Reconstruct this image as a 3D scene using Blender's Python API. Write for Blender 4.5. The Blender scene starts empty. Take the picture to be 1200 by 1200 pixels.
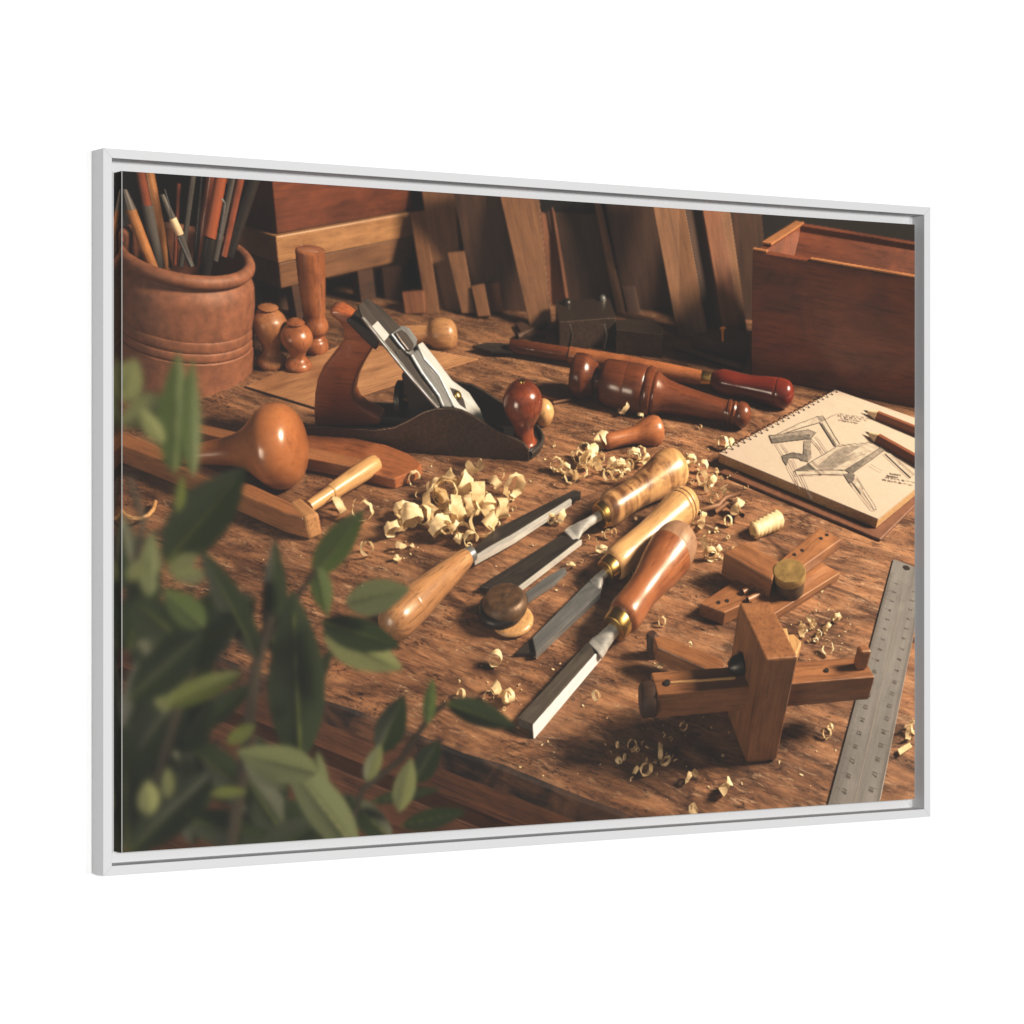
import bpy, bmesh, math, random
import numpy as np
from mathutils import Vector, Matrix, noise as mnoise
from mathutils.bvhtree import BVHTree

random.seed(11)
sc = bpy.context.scene
C = sc.collection

# ------------------------------------------------------------------ camera, world, lamps, exposure
U = 0.648                                   # height of the frame in metres
FW, FH = 1.4706 * U, U                      # outer frame
CAM = Vector((-2.3636 * U, -3.675 * U, 0.0))
cd = bpy.data.cameras.new('camera')
cd.sensor_width = 36.0
cd.lens = 3397.0 / 1200.0 * 36.0
cd.clip_start, cd.clip_end = 0.02, 100.0
cam = bpy.data.objects.new('camera', cd)
C.objects.link(cam)
cam.location = CAM
YAW = math.atan2(0.5288, 0.8488)
cam.rotation_euler = (math.pi / 2, 0, -YAW)
sc.camera = cam

world = bpy.data.worlds.new('World')
sc.world = world
world.use_nodes = True
WBG = world.node_tree.nodes['Background']
WORLD_COL, WORLD_STR = (1, 1, 1, 1), 0.15
WBG.inputs[0].default_value = WORLD_COL
WBG.inputs[1].default_value = WORLD_STR


def area(name, loc, target, power, size, color=(1, 1, 1), size_y=None):
    l = bpy.data.lights.new(name, 'AREA')
    l.energy, l.size, l.color = power, size, color
    if size_y:
        l.shape, l.size_y = 'RECTANGLE', size_y
    o = bpy.data.objects.new(name, l)
    C.objects.link(o)
    o.location = loc
    o.rotation_euler = (Vector(target) - Vector(loc)).to_track_quat('-Z', 'Y').to_euler()
    return o


key_lamp = area('studio_lamp', (-3.0, -10.8, 0.9), (0, 0, 0), 1130.0, 1.6, (1.0, 0.995, 0.985))
side_lamp = area('studio_lamp', (2.3, -11.0, 0.3), (0, 0, 0), 420.0, 1.8, (1.0, 0.995, 0.985))
STUDIO = [key_lamp, side_lamp]

sc.view_settings.view_transform = 'Standard'
sc.view_settings.look = 'None'
sc.view_settings.exposure = 0.0
sc.view_settings.gamma = 1.0
sc.view_settings.use_curve_mapping = False
sc.render.engine = 'CYCLES'
sc.cycles.device = 'CPU'


# ------------------------------------------------------------------ material helpers
def new_mat(name):
    m = bpy.data.materials.new(name)
    m.use_nodes = True
    nt = m.node_tree
    return m, nt, nt.nodes['Principled BSDF']


def plain(name, col, rough=0.5, metal=0.0, bump=0.0, bscale=400.0, var=0.0, coat=0.0, spec=0.5):
    m, nt, b = new_mat(name)
    b.inputs['Base Color'].default_value = (*col, 1)
    b.inputs['Roughness'].default_value = rough
    b.inputs['Metallic'].default_value = metal
    b.inputs['Coat Weight'].default_value = coat
    b.inputs['Coat Roughness'].default_value = 0.12
    b.inputs['Specular IOR Level'].default_value = spec
    if bump or var:
        tc = nt.nodes.new('ShaderNodeTexCoord')
        n = nt.nodes.new('ShaderNodeTexNoise')
        n.inputs['Scale'].default_value = bscale
        n.inputs['Detail'].default_value = 6
        nt.links.new(tc.outputs['Object'], n.inputs['Vector'])
        if var:
            r = nt.nodes.new('ShaderNodeValToRGB')
            r.color_ramp.elements[0].position = 0.3
            r.color_ramp.elements[1].position = 0.7
            r.color_ramp.elements[0].color = (*[c * (1 - var) for c in col], 1)
            r.color_ramp.elements[1].color = (*[min(1, c * (1 + var)) for c in col], 1)
            nt.links.new(n.outputs['Fac'], r.inputs[0])
            nt.links.new(r.outputs[0], b.inputs['Base Color'])
        if bump:
            bp = nt.nodes.new('ShaderNodeBump')
            bp.inputs['Strength'].default_value = bump
            bp.inputs['Distance'].default_value = 0.001
            nt.links.new(n.outputs['Fac'], bp.inputs['Height'])
            nt.links.new(bp.outputs[0], b.inputs['Normal'])
    return m


# ------------------------------------------------------------------ wall and frame
def mesh_obj(name, verts, faces, mat, parent=None, smooth=False):
    me = bpy.data.meshes.new(name)
    me.from_pydata([tuple(v) for v in verts], [], faces)
    me.update()
    o = bpy.data.objects.new(name, me)
    C.objects.link(o)
    if mat:
        me.materials.append(mat)
    if smooth:
        me.shade_smooth()
    if parent:
        o.parent = parent
    return o


FD = 0.0389 * U                              # frame depth
LIP = 0.0131 * U                             # width of the front lip
GAP = 0.0294 * U                             # outer edge to canvas
REC = 0.0040 * U                             # canvas front behind the lip
LEDGE = 0.0310 * U                           # ledge behind the lip
WALL_Y = FD + 0.001

wall_m = plain('white_wall_paint', (0.83, 0.83, 0.83), 0.9, bump=0.02, bscale=300)
wall = mesh_obj('white_wall', [(-9, WALL_Y, -6), (9, WALL_Y, -6), (9, WALL_Y, 6), (-9, WALL_Y, 6)],
                [(0, 1, 2, 3)], wall_m)
wall['kind'] = 'structure'

frame_m = plain('white_frame_lacquer', (0.56, 0.56, 0.565), 0.55, bump=0.015, bscale=900, spec=0.3)

root = bpy.data.objects.new('framed_canvas', None)
C.objects.link(root)
root.location = (0, WALL_Y, -FH / 2)
root['label'] = 'white floater frame holding a canvas print of a woodworking bench, hung on a white wall'
root['category'] = 'picture'


def put(o):
    """parent to the framed picture, keeping world placement"""
    o.parent = root
    o.matrix_parent_inverse = Matrix.Translation(root.location).inverted()
    return o


def rail(side):
    """mitred L-shaped rail: a lip in front and a ledge at the back that carries the canvas"""
    hw, hh = FW / 2, FH / 2
    inner = GAP + 0.020 * U                  # ledge reaches under the canvas
    prof = [(0, FD), (0, 0.0), (LIP, 0.0), (LIP, LEDGE), (inner, LEDGE), (inner, FD)]
    vs = []
    for end in (0, 1):
        for off, y in prof:
            x0, z0 = hw - off, hh - off
            if side == 'top':
                p = ((-x0, x0)[end], y, z0)
            elif side == 'bottom':
                p = ((-x0, x0)[end], y, -z0)
            elif side == 'left':
                p = (-x0, y, (-z0, z0)[end])
            else:
                p = (x0, y, (-z0, z0)[end])
            vs.append(p)
    n = len(prof)
    fs = [(i, (i + 1) % n, n + (i + 1) % n, n + i) for i in range(n)]
    fs += [tuple(range(n))[::-1], tuple(range(n, 2 * n))]
    o = mesh_obj('frame_rail', vs, fs, frame_m)
    bm = bmesh.new()
    bm.from_mesh(o.data)
    bmesh.ops.recalc_face_normals(bm, faces=bm.faces)
    bm.to_mesh(o.data)
    bm.free()
    bv = o.modifiers.new('bevel', 'BEVEL')
    bv.width, bv.segments, bv.limit_method = 0.0004, 2, 'ANGLE'
    return put(o)


for s in ('top', 'bottom', 'left', 'right'):
    rail(s)

# ================================================================== THE PRINTED PICTURE
# The canvas carries a printed still life.  Its ink colours are computed here: the still life is modelled,
# lit and baked into one in-memory image, and the models are removed again; what stays is the flat canvas.
CW, CH = FW - 2 * GAP, FH - 2 * GAP
BW, BH = 1260, 840                            # size of the printed image
SPP = 26

PC = Vector((0, -0.57, 0.37))                 # viewpoint of the printed picture
PITCH = math.radians(33.0)
LENS = 33.0
fwv = Vector((0, math.cos(PITCH), -math.sin(PITCH)))
upv = Vector((0, math.sin(PITCH), math.cos(PITCH)))
rtv = Vector((1, 0, 0))
CR, CF = Vector((0.8488, -0.5288, 0)), Vector((0.5288, 0.8488, 0))


def st(px, py):
    """photo pixel -> position on the canvas, in canvas widths from its centre"""
    d = CF + CR * ((px - 600) / 3397.0) + Vector((0, 0, (600 - py) / 3397.0))
    t = (REC - CAM.y) / d.y
    p = CAM + d * t
    return p.x / CW, p.z / CW


def ray(px, py):
    s, t = st(px, py)
    return fwv + rtv * (s * 36 / LENS) + upv * (t * 36 / LENS)


def P(px, py, h=0.0):
    d = ray(px, py)
    return PC + d * ((h - PC.z) / d.z)


def PY(px, py, y):
    d = ray(px, py)
    return PC + d * ((y - PC.y) / d.y)


def PD(px, py, dist):
    return PC + ray(px, py) * dist


def PW(px, py, a, n):
    """on the plane through a with normal n"""
    d = ray(px, py)
    return PC + d * ((a - PC).dot(n) / d.dot(n))


def depth(p):
    return (p - PC).dot(fwv)


def mv(px, py, p):
    """metres per photo pixel (vertical) at point p"""
    return (ray(px, py + 1) - ray(px, py)).length * depth(p)


def mh(px, py, p):
    return (ray(px + 1, py) - ray(px, py)).length * depth(p)


ITEM = [None]
ITEMS = []                                    # (name, label)
TEMP = []
TMAT = []


def item(name, label=None):
    ITEMS.append((name, label))
    ITEM[0] = len(ITEMS) - 1


def temp(o):
    o['item'] = ITEM[0]
    TEMP.append(o)
    return o


def tmesh(verts, faces, mat, M=None, smooth=False, bevel=0.0):
    me = bpy.data.meshes.new('pic')
    me.from_pydata([tuple(v) for v in verts], [], faces)
    bm = bmesh.new()
    bm.from_mesh(me)
    bmesh.ops.recalc_face_normals(bm, faces=bm.faces)
    bm.to_mesh(me)
    bm.free()
    if smooth:
        me.shade_smooth()
    me.materials.append(mat)
    o = bpy.data.objects.new('pic', me)
    C.objects.link(o)
    if M:
        o.matrix_world = M
    if bevel:
        b = o.modifiers.new('b', 'BEVEL')
        b.width, b.segments, b.limit_method = bevel, 2, 'ANGLE'
    return temp(o)


def frame_of(origin, x, z=Vector((0, 0, 1))):
    x = x.normalized()
    y = z.cross(x)
    if y.length < 1e-5:
        y = Vector((0, 1, 0)).cross(x)
    y.normalize()
    z = x.cross(y)
    M = Matrix((x, y, z)).transposed().to_4x4()
    M.translation = origin
    return M


def smoothprof(prof, n):
    """Catmull-Rom through (t, r)"""
    pts = [prof[0]] + list(prof) + [prof[-1]]
    out = []
    for i in range(1, len(pts) - 2):
        p0, p1, p2, p3 = pts[i - 1], pts[i], pts[i + 1], pts[i + 2]
        for k in range(n):
            u = k / n
            q = []
            for j in (0, 1):
                q.append(0.5 * (2 * p1[j] + (p2[j] - p0[j]) * u + (2 * p0[j] - 5 * p1[j] + 4 * p2[j] - p3[j]) * u * u
                                + (3 * p1[j] - p0[j] - 3 * p2[j] + p3[j]) * u ** 3))
            out.append((q[0], max(q[1], 0.0)))
    out.append(prof[-1])
    return out


def lathe(A, B, prof, mat, seg=40, sm=4, rs=1.0, squash=1.0):
    """turned body along A->B; prof = (t along the axis 0..1, radius in metres)"""
    L = (B - A).length
    pr = smoothprof(prof, sm) if sm > 1 else prof
    vs, fs = [], []
    for t, r in pr:
        for k in range(seg):
            a = 2 * math.pi * k / seg
            vs.append((t * L, math.cos(a) * r * rs, math.sin(a) * r * rs * squash))
    for i in range(len(pr) - 1):
        for k in range(seg):
            k2 = (k + 1) % seg
            fs.append((i * seg + k, i * seg + k2, (i + 1) * seg + k2, (i + 1) * seg + k))
    fs.append(tuple(range(seg))[::-1])
    fs.append(tuple(range((len(pr) - 1) * seg, len(pr) * seg)))
    o = tmesh(vs, fs, mat, frame_of(A, B - A), smooth=True)
    e = o.modifiers.new('e', 'EDGE_SPLIT')
    e.split_angle = math.radians(50)
    return o


def prism(poly, ext, mat, bevel=0.0008, xdir=None):
    """polygon (world points) extruded by a vector"""
    o0 = poly[0]
    x = xdir or max((poly[i] - poly[i - 1] for i in range(len(poly))), key=lambda v: v.length)
    z = ext.normalized()
    x = (x - z * x.dot(z))
    M = frame_of(o0, x, z)
    Mi = M.inverted()
    n = len(poly)
    vs = [Mi @ p for p in poly] + [Mi @ (p + ext) for p in poly]
    fs = [tuple(range(n)), tuple(range(n, 2 * n))[::-1]]
    fs += [(i, (i + 1) % n, n + (i + 1) % n, n + i) for i in range(n)]
    return tmesh(vs, fs, mat, M, bevel=bevel)


def slab(pxs, h, thick, mat, bevel=0.0008, xdir=None):
    """flat board: top face traced at height h, extruded down"""
    return prism([P(x, y, h) for x, y in pxs], Vector((0, 0, -thick)), mat, bevel, xdir)


def tube(pts, r, mat, seg=8):
    vs, fs = [], []
    for i, p in enumerate(pts):
        d = (pts[min(i + 1, len(pts) - 1)] - pts[max(i - 1, 0)]).normalized()
        a = d.cross(Vector((0, 0.3, 1))).normalized()
        b = d.cross(a)
        rr = r[i] if isinstance(r, (list, tuple)) else r
        for k in range(seg):
            t = 2 * math.pi * k / seg
            vs.append(p + a * math.cos(t) * rr + b * math.sin(t) * rr)
    for i in range(len(pts) - 1):
        for k in range(seg):
            k2 = (k + 1) % seg
            fs.append((i * seg + k, i * seg + k2, (i + 1) * seg + k2, (i + 1) * seg + k))
    return tmesh(vs, fs, mat, smooth=True)


def wood(name, dark, light, rough=0.45, along=14.0, across=230.0, coat=0.0, mott=0.5, bump=0.15, contrast=(0.32, 0.68),
         rays=0.35, spec=0.4):
    m, nt, b = new_mat(name)
    N, L = nt.nodes, nt.links
    tc = N.new('ShaderNodeTexCoord')

    def nz(scale, detail, dist=0.0):
        mp = N.new('ShaderNodeMapping')
        mp.inputs['Scale'].default_value = scale
        mp.inputs['Location'].default_value = (random.random() * 9, random.random() * 9, random.random() * 9)
        L.new(tc.outputs['Object'], mp.inputs[0])
        n = N.new('ShaderNodeTexNoise')
        n.inputs['Scale'].default_value = 1.0
        n.inputs['Detail'].default_value = detail
        n.inputs['Roughness'].default_value = 0.62
        n.inputs['Distortion'].default_value = dist
        L.new(mp.outputs[0], n.inputs['Vector'])
        return n.outputs['Fac']
    g = nz((along, across, across), 7, 0.6)
    big = nz((along * 1.5, across * 0.2, across * 0.2), 4, 0.8)
    add = N.new('ShaderNodeMix')
    add.inputs[0].default_value = mott
    L.new(g, add.inputs[2])
    L.new(big, add.inputs[3])
    r = N.new('ShaderNodeValToRGB')
    r.color_ramp.elements[0].position, r.color_ramp.elements[1].position = contrast
    r.color_ramp.elements[0].color = (*dark, 1)
    r.color_ramp.elements[1].color = (*light, 1)
    L.new(add.outputs[0], r.inputs[0])
    pore = nz((along * 3, across * 3.2, across * 3.2), 3)
    r2 = N.new('ShaderNodeValToRGB')
    r2.color_ramp.elements[0].position, r2.color_ramp.elements[1].position = 0.34, 0.47
    r2.color_ramp.elements[0].color = (1 - rays, 1 - rays, 1 - rays, 1)
    r2.color_ramp.elements[1].color = (1, 1, 1, 1)
    L.new(pore, r2.inputs[0])
    mx = N.new('ShaderNodeMix')
    mx.data_type, mx.blend_type = 'RGBA', 'MULTIPLY'
    mx.inputs[0].default_value = 1.0
    L.new(r.outputs[0], mx.inputs[6])
    L.new(r2.outputs[0], mx.inputs[7])
    L.new(mx.outputs[2], b.inputs['Base Color'])
    b.inputs['Roughness'].default_value = rough
    b.inputs['Specular IOR Level'].default_value = spec
    b.inputs['Coat Weight'].default_value = coat
    b.inputs['Coat Roughness'].default_value = 0.14
    if bump:
        bp = N.new('ShaderNodeBump')
        bp.inputs['Strength'].default_value = bump
        bp.inputs['Distance'].default_value = 0.0008
        L.new(g, bp.inputs['Height'])
        L.new(bp.outputs[0], b.inputs['Normal'])
    TMAT.append(m)
    return m


def table_wood(name):
    """old bench top: streaky grain, stains, scratches and pale worn patches"""
    m, nt, b = new_mat(name)
    N, L = nt.nodes, nt.links
    tc = N.new('ShaderNodeTexCoord')

    def nz(scale, detail, dist=0.0, rough=0.6):
        mp = N.new('ShaderNodeMapping')
        mp.inputs['Scale'].default_value = scale
        mp.inputs['Location'].default_value = (random.random() * 9, random.random() * 9, random.random() * 9)
        L.new(tc.outputs['Object'], mp.inputs[0])
        n = N.new('ShaderNodeTexNoise')
        n.inputs['Scale'].default_value = 1.0
        n.inputs['Detail'].default_value = detail
        n.inputs['Roughness'].default_value = rough
        n.inputs['Distortion'].default_value = dist
        L.new(mp.outputs[0], n.inputs['Vector'])
        return n.outputs['Fac']

    def ramp(f, stops):
        r = N.new('ShaderNodeValToRGB')
        e = r.color_ramp.elements
        e[0].position, e[0].color = stops[0][0], (*stops[0][1], 1)
        e[1].position, e[1].color = stops[-1][0], (*stops[-1][1], 1)
        for p, c in stops[1:-1]:
            q = e.new(p)
            q.color = (*c, 1)
        L.new(f, r.inputs[0])
        return r.outputs[0]

    def mix(a, c, fac=1.0, mode='MULTIPLY'):
        x = N.new('ShaderNodeMix')
        x.data_type, x.blend_type = 'RGBA', mode
        if isinstance(fac, float):
            x.inputs[0].default_value = fac
        else:
            L.new(fac, x.inputs[0])
        L.new(a, x.inputs[6])
        L.new(c, x.inputs[7])
        return x.outputs[2]
    grain = nz((10, 74, 74), 11, 1.6, 0.72)
    col = ramp(grain, [(0.28, (0.105, 0.050, 0.027)), (0.46, (0.225, 0.116, 0.060)), (0.58, (0.30, 0.162, 0.085)), (0.74, (0.43, 0.265, 0.150))])
    fine = nz((40, 520, 520), 6, 0.8, 0.75)
    col = mix(col, ramp(fine, [(0.32, (0.66, 0.62, 0.60)), (0.55, (1.0, 1.0, 1.0)), (0.72, (1.18, 1.16, 1.14))]))
    blot = nz((11, 26, 26), 8, 1.8, 0.66)
    col = mix(col, ramp(blot, [(0.36, (0.30, 0.25, 0.23)), (0.46, (0.72, 0.68, 0.66)), (0.54, (1.0, 0.98, 0.96)), (0.66, (1.22, 1.15, 1.08))]))
    crack = nz((14, 330, 330), 6, 1.2, 0.74)
    col = mix(col, ramp(crack, [(0.34, (0.16, 0.13, 0.12)), (0.42, (1, 1, 1))]))
    pit = nz((190, 460, 460), 5, 0.6, 0.75)
    msk = nz((22, 34, 34), 5, 1.2, 0.65)
    pits = ramp(pit, [(0.42, (0.22, 0.18, 0.16)), (0.49, (1, 1, 1))])
    col = mix(col, pits, ramp(msk, [(0.47, (0, 0, 0)), (0.58, (1, 1, 1))]))
    fleck = nz((55, 260, 260), 4, 0.9, 0.7)
    fm = nz((7, 16, 16), 4, 1.3, 0.6)
    col = mix(col, ramp(fleck, [(0.35, (0.30, 0.25, 0.23)), (0.43, (1, 1, 1))]), ramp(fm, [(0.38, (0.15, 0.15, 0.15)), (0.58, (1, 1, 1))]))
    stain = nz((5.5, 9, 9), 6, 2.0, 0.62)
    col = mix(col, ramp(stain, [(0.36, (0.50, 0.45, 0.42)), (0.46, (0.95, 0.93, 0.92)), (0.60, (1.06, 1.05, 1.03))]))
    pale = nz((70, 300, 300), 7, 1.0, 0.78)
    pmk = nz((13, 40, 40), 5, 1.5, 0.66)
    pm = mix(ramp(pale, [(0.52, (0, 0, 0)), (0.66, (0.75, 0.75, 0.75))]), ramp(pmk, [(0.44, (0, 0, 0)), (0.58, (1, 1, 1))]))
    pc = N.new('ShaderNodeRGB')
    pc.outputs[0].default_value = (0.46, 0.33, 0.225, 1)
    col = mix(col, pc.outputs[0], pm, 'MIX')
    L.new(col, b.inputs['Base Color'])
    b.inputs['Roughness'].default_value = 0.5
    b.inputs['Specular IOR Level'].default_value = 0.35
    bp = N.new('ShaderNodeBump')
    bp.inputs['Strength'].default_value = 0.35
    bp.inputs['Distance'].default_value = 0.0012
    L.new(grain, bp.inputs['Height'])
    bp2 = N.new('ShaderNodeBump')
    bp2.inputs['Strength'].default_value = 0.35
    bp2.inputs['Distance'].default_value = 0.001
    L.new(crack, bp2.inputs['Height'])
    L.new(bp.outputs[0], bp2.inputs['Normal'])
    L.new(bp2.outputs[0], b.inputs['Normal'])
    TMAT.append(m)
    return m


def brushed(name, dark, light, rough, metal, along=14.0, across=420.0):
    m = wood(name, dark, light, rough, along, across, mott=0.55, bump=0.08, rays=0.12, spec=0.5)
    m.node_tree.nodes['Principled BSDF'].inputs['Metallic'].default_value = metal
    return m


def tplain(*a, **k):
    m = plain(*a, **k)
    TMAT.append(m)
    return m


# ------------------------------------------------------------------ inks of the picture
W_TABLE = table_wood('bench')
W_EDGE = wood('bench_edge', (0.06, 0.020, 0.009), (0.26, 0.10, 0.042), 0.6, 10, 120, bump=0.4, rays=0.5)
W_LIGHT = wood('light_wood', (0.22, 0.105, 0.042), (0.45, 0.25, 0.112), 0.4, 12, 190, coat=0.2)
W_MID = wood('mid_wood', (0.19, 0.074, 0.028), (0.36, 0.165, 0.068), 0.42, 12, 190, coat=0.15)
W_RED = wood('red_wood', (0.23, 0.058, 0.020), (0.40, 0.125, 0.044), 0.3, 12, 160, coat=0.4)
W_KNOB = wood('knob_wood', (0.085, 0.016, 0.006), (0.235, 0.052, 0.016), 0.25, 25, 90, coat=0.6, mott=0.7)
W_GAUGE = wood('gauge_wood', (0.135, 0.052, 0.021), (0.33, 0.152, 0.062), 0.42, 12, 150, coat=0.12, mott=0.6)
W_DARK = wood('dark_wood', (0.060, 0.015, 0.006), (0.165, 0.048, 0.017), 0.28, 10, 150, coat=0.35)
W_CHERRY = wood('cherry_wood', (0.085, 0.010, 0.005), (0.17, 0.022, 0.010), 0.22, 10, 120, coat=0.6, rays=0.1)
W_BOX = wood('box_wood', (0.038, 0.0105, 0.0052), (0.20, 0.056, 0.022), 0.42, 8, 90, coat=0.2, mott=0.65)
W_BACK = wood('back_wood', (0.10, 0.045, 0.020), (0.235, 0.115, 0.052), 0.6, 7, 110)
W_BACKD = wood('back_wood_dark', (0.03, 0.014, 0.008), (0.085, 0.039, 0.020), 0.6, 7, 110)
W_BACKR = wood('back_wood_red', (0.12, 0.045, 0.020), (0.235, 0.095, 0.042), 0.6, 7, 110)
W_BURL = wood('burl_wood', (0.10, 0.042, 0.016), (0.50, 0.29, 0.125), 0.34, 34, 52, coat=0.2, mott=0.75, contrast=(0.38, 0.58), bump=0.2)
W_PALE = wood('pale_wood', (0.33, 0.175, 0.068), (0.56, 0.345, 0.155), 0.36, 12, 150, coat=0.18, mott=0.65, bump=0.2)
W_GOURD = wood('gourd_wood', (0.23, 0.078, 0.025), (0.36, 0.140, 0.048), 0.28, 16, 90, coat=0.4, mott=0.7, rays=0.15, bump=0.08)
W_HANDLE = wood('handle_wood', (0.15, 0.045, 0.016), (0.36, 0.135, 0.050), 0.34, 14, 110, coat=0.2, rays=0.35, mott=0.7, bump=0.25)
W_OAK = wood('oak_wood', (0.20, 0.092, 0.036), (0.43, 0.235, 0.105), 0.38, 14, 170, coat=0.3, rays=0.45)
W_HEND = wood('handle_end_wood', (0.20, 0.115, 0.07), (0.36, 0.22, 0.135), 0.42, 14, 130, coat=0.3, rays=0.3)
M_CLAY = tplain('clay', (0.205, 0.080, 0.040), 0.62, bump=0.3, bscale=120, var=0.25)
M_BLACK = tplain('black_iron', (0.016, 0.014, 0.013), 0.38, metal=0.3, bump=0.2, bscale=500)
M_BRONZE = tplain('brown_iron', (0.085, 0.060, 0.045), 0.34, metal=0.7, bump=0.12, bscale=300, var=0.3)
M_STEEL = brushed('steel', (0.11, 0.125, 0.14), (0.28, 0.305, 0.325), 0.28, 0.5)
M_DSTEEL = brushed('dark_steel', (0.022, 0.019, 0.017), (0.085, 0.074, 0.064), 0.32, 0.45)
M_BRIGHT = brushed('bright_steel', (0.36, 0.39, 0.41), (0.66, 0.69, 0.70), 0.2, 0.35)
M_RULER = brushed('ruler_steel', (0.12, 0.127, 0.135), (0.225, 0.235, 0.25), 0.42, 0.3, 10, 160)
M_BLADE = brushed('worn_blade', (0.040, 0.035, 0.030), (0.145, 0.130, 0.108), 0.40, 0.25, 20, 300)
M_BRASS = tplain('brass', (0.60, 0.40, 0.12), 0.28, metal=1.0, bump=0.1, bscale=200, var=0.25)
M_CAP = tplain('brass_cap', (0.34, 0.235, 0.085), 0.32, metal=0.35, bump=0.1, bscale=200, var=0.3)
M_DBRASS = tplain('dark_brass', (0.085, 0.047, 0.022), 0.5, metal=0.2, var=0.5, bscale=170, bump=0.3)
M_PAGE = tplain('page', (0.335, 0.272, 0.232), 0.75, var=0.03, bscale=60)
M_PAPER = tplain('page_edges', (0.36, 0.22, 0.10), 0.8, var=0.25, bscale=500)
M_COVER = tplain('cover', (0.12, 0.05, 0.026), 0.5, var=0.2, bscale=200)
M_INK = tplain('pencil_line', (0.060, 0.055, 0.050), 0.8)
M_GREY1 = tplain('pencil_shade', (0.16, 0.142, 0.122), 0.8, var=0.35, bscale=160)
M_GREY2 = tplain('pencil_shade_dark', (0.085, 0.078, 0.068), 0.8, var=0.4, bscale=200)
M_GREY3 = tplain('pencil_shade_light', (0.29, 0.25, 0.21), 0.8, var=0.22, bscale=160)
M_PENCIL = tplain('pencil_paint', (0.17, 0.058, 0.026), 0.35, coat=0.4)
M_LEAD = tplain('pencil_cone', (0.62, 0.47, 0.30), 0.6)
M_ORANGE = tplain('orange_stick', (0.30, 0.125, 0.036), 0.45, var=0.25, bscale=80, coat=0.15)
M_REDST = tplain('red_stick', (0.19, 0.050, 0.022), 0.4, var=0.2, bscale=80, coat=0.3)
M_BLK = tplain('black_stick', (0.022, 0.019, 0.018), 0.35)
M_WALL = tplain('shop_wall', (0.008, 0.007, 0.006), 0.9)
M_BEVEL = brushed('lit_bevel', (0.46, 0.50, 0.53), (0.66, 0.70, 0.73), 0.3, 0.0)  # light tone paints the bevel's bright reflection into its colour
M_DKGREY = tplain('grey_stick', (0.09, 0.085, 0.08), 0.4)


def shaving_mat():
    m, nt, b = new_mat('shaving')
    N, L = nt.nodes, nt.links
    tc = N.new('ShaderNodeTexCoord')
    n = N.new('ShaderNodeTexNoise')
    n.inputs['Scale'].default_value = 160
    L.new(tc.outputs['Object'], n.inputs['Vector'])
    r = N.new('ShaderNodeValToRGB')
    r.color_ramp.elements[0].position, r.color_ramp.elements[1].position = 0.3, 0.7
    r.color_ramp.elements[0].color = (0.68, 0.52, 0.29, 1)
    r.color_ramp.elements[1].color = (0.90, 0.77, 0.52, 1)
    L.new(n.outputs['Fac'], r.inputs[0])
    L.new(r.outputs[0], b.inputs['Base Color'])
    b.inputs['Roughness'].default_value = 0.55
    tr = N.new('ShaderNodeBsdfTranslucent')
    L.new(r.outputs[0], tr.inputs[0])
    mx = N.new('ShaderNodeMixShader')
    mx.inputs[0].default_value = 0.36
    L.new(b.outputs[0], mx.inputs[1])
    L.new(tr.outputs[0], mx.inputs[2])
    L.new(mx.outputs[0], N['Material Output'].inputs[0])
    TMAT.append(m)
    return m


def leaf_mat(name, col, back):
    m, nt, b = new_mat(name)
    N, L = nt.nodes, nt.links
    b.inputs['Base Color'].default_value = (*col, 1)
    b.inputs['Roughness'].default_value = 0.42
    tr = N.new('ShaderNodeBsdfTranslucent')
    tr.inputs[0].default_value = (*back, 1)
    mx = N.new('ShaderNodeMixShader')
    mx.inputs[0].default_value = 0.3
    L.new(b.outputs[0], mx.inputs[1])
    L.new(tr.outputs[0], mx.inputs[2])
    L.new(mx.outputs[0], N['Material Output'].inputs[0])
    TMAT.append(m)
    return m


M_SHAV = shaving_mat()


# ------------------------------------------------------------------ the still life
def R(x, y, px, h=0.0):
    """radius in metres of px photo pixels (vertical) at ground point x, y"""
    return px * mv(x, y, P(x, y, h))


# workbench
item('printed_workbench')
e0, e1 = P(305, 789), P(640, 919)
ed = (e1 - e0).normalized()
en = Vector((-ed.y, ed.x, 0))                 # points away from the viewer
if en.y < 0:
    en = -en
TM = frame_of(e0, ed)


def top_sheet():
    n = 90
    vs = []
    for k in range(n + 1):
        a = -1.2 + 2.4 * k / n
        w = 0.0022 * mnoise.noise(Vector((a * 28, 0.3, 0))) + 0.0012 * mnoise.noise(Vector((a * 90, 1.3, 0)))
        for off, z in ((1.6, 0), (0.004 + w, 0), (0.0012 + w, -0.0012), (w * 0.6, -0.004), (w * 0.4, -0.021)):
            vs.append((a, off, z))
    fs, fe = [], []
    for k in range(n):
        for j in range(4):
            (fs if j < 2 else fe).append((k * 5 + j, k * 5 + j + 1, k * 5 + 6 + j, k * 5 + 5 + j))
    tmesh(vs, fe, wood('edge_band', (0.018, 0.009, 0.006), (0.22, 0.095, 0.045), 0.6, 14, 70, mott=0.7, bump=0.5, rays=0.5, contrast=(0.42, 0.62)), TM)
    return tmesh(vs, fs, W_TABLE, TM, smooth=False)


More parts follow.
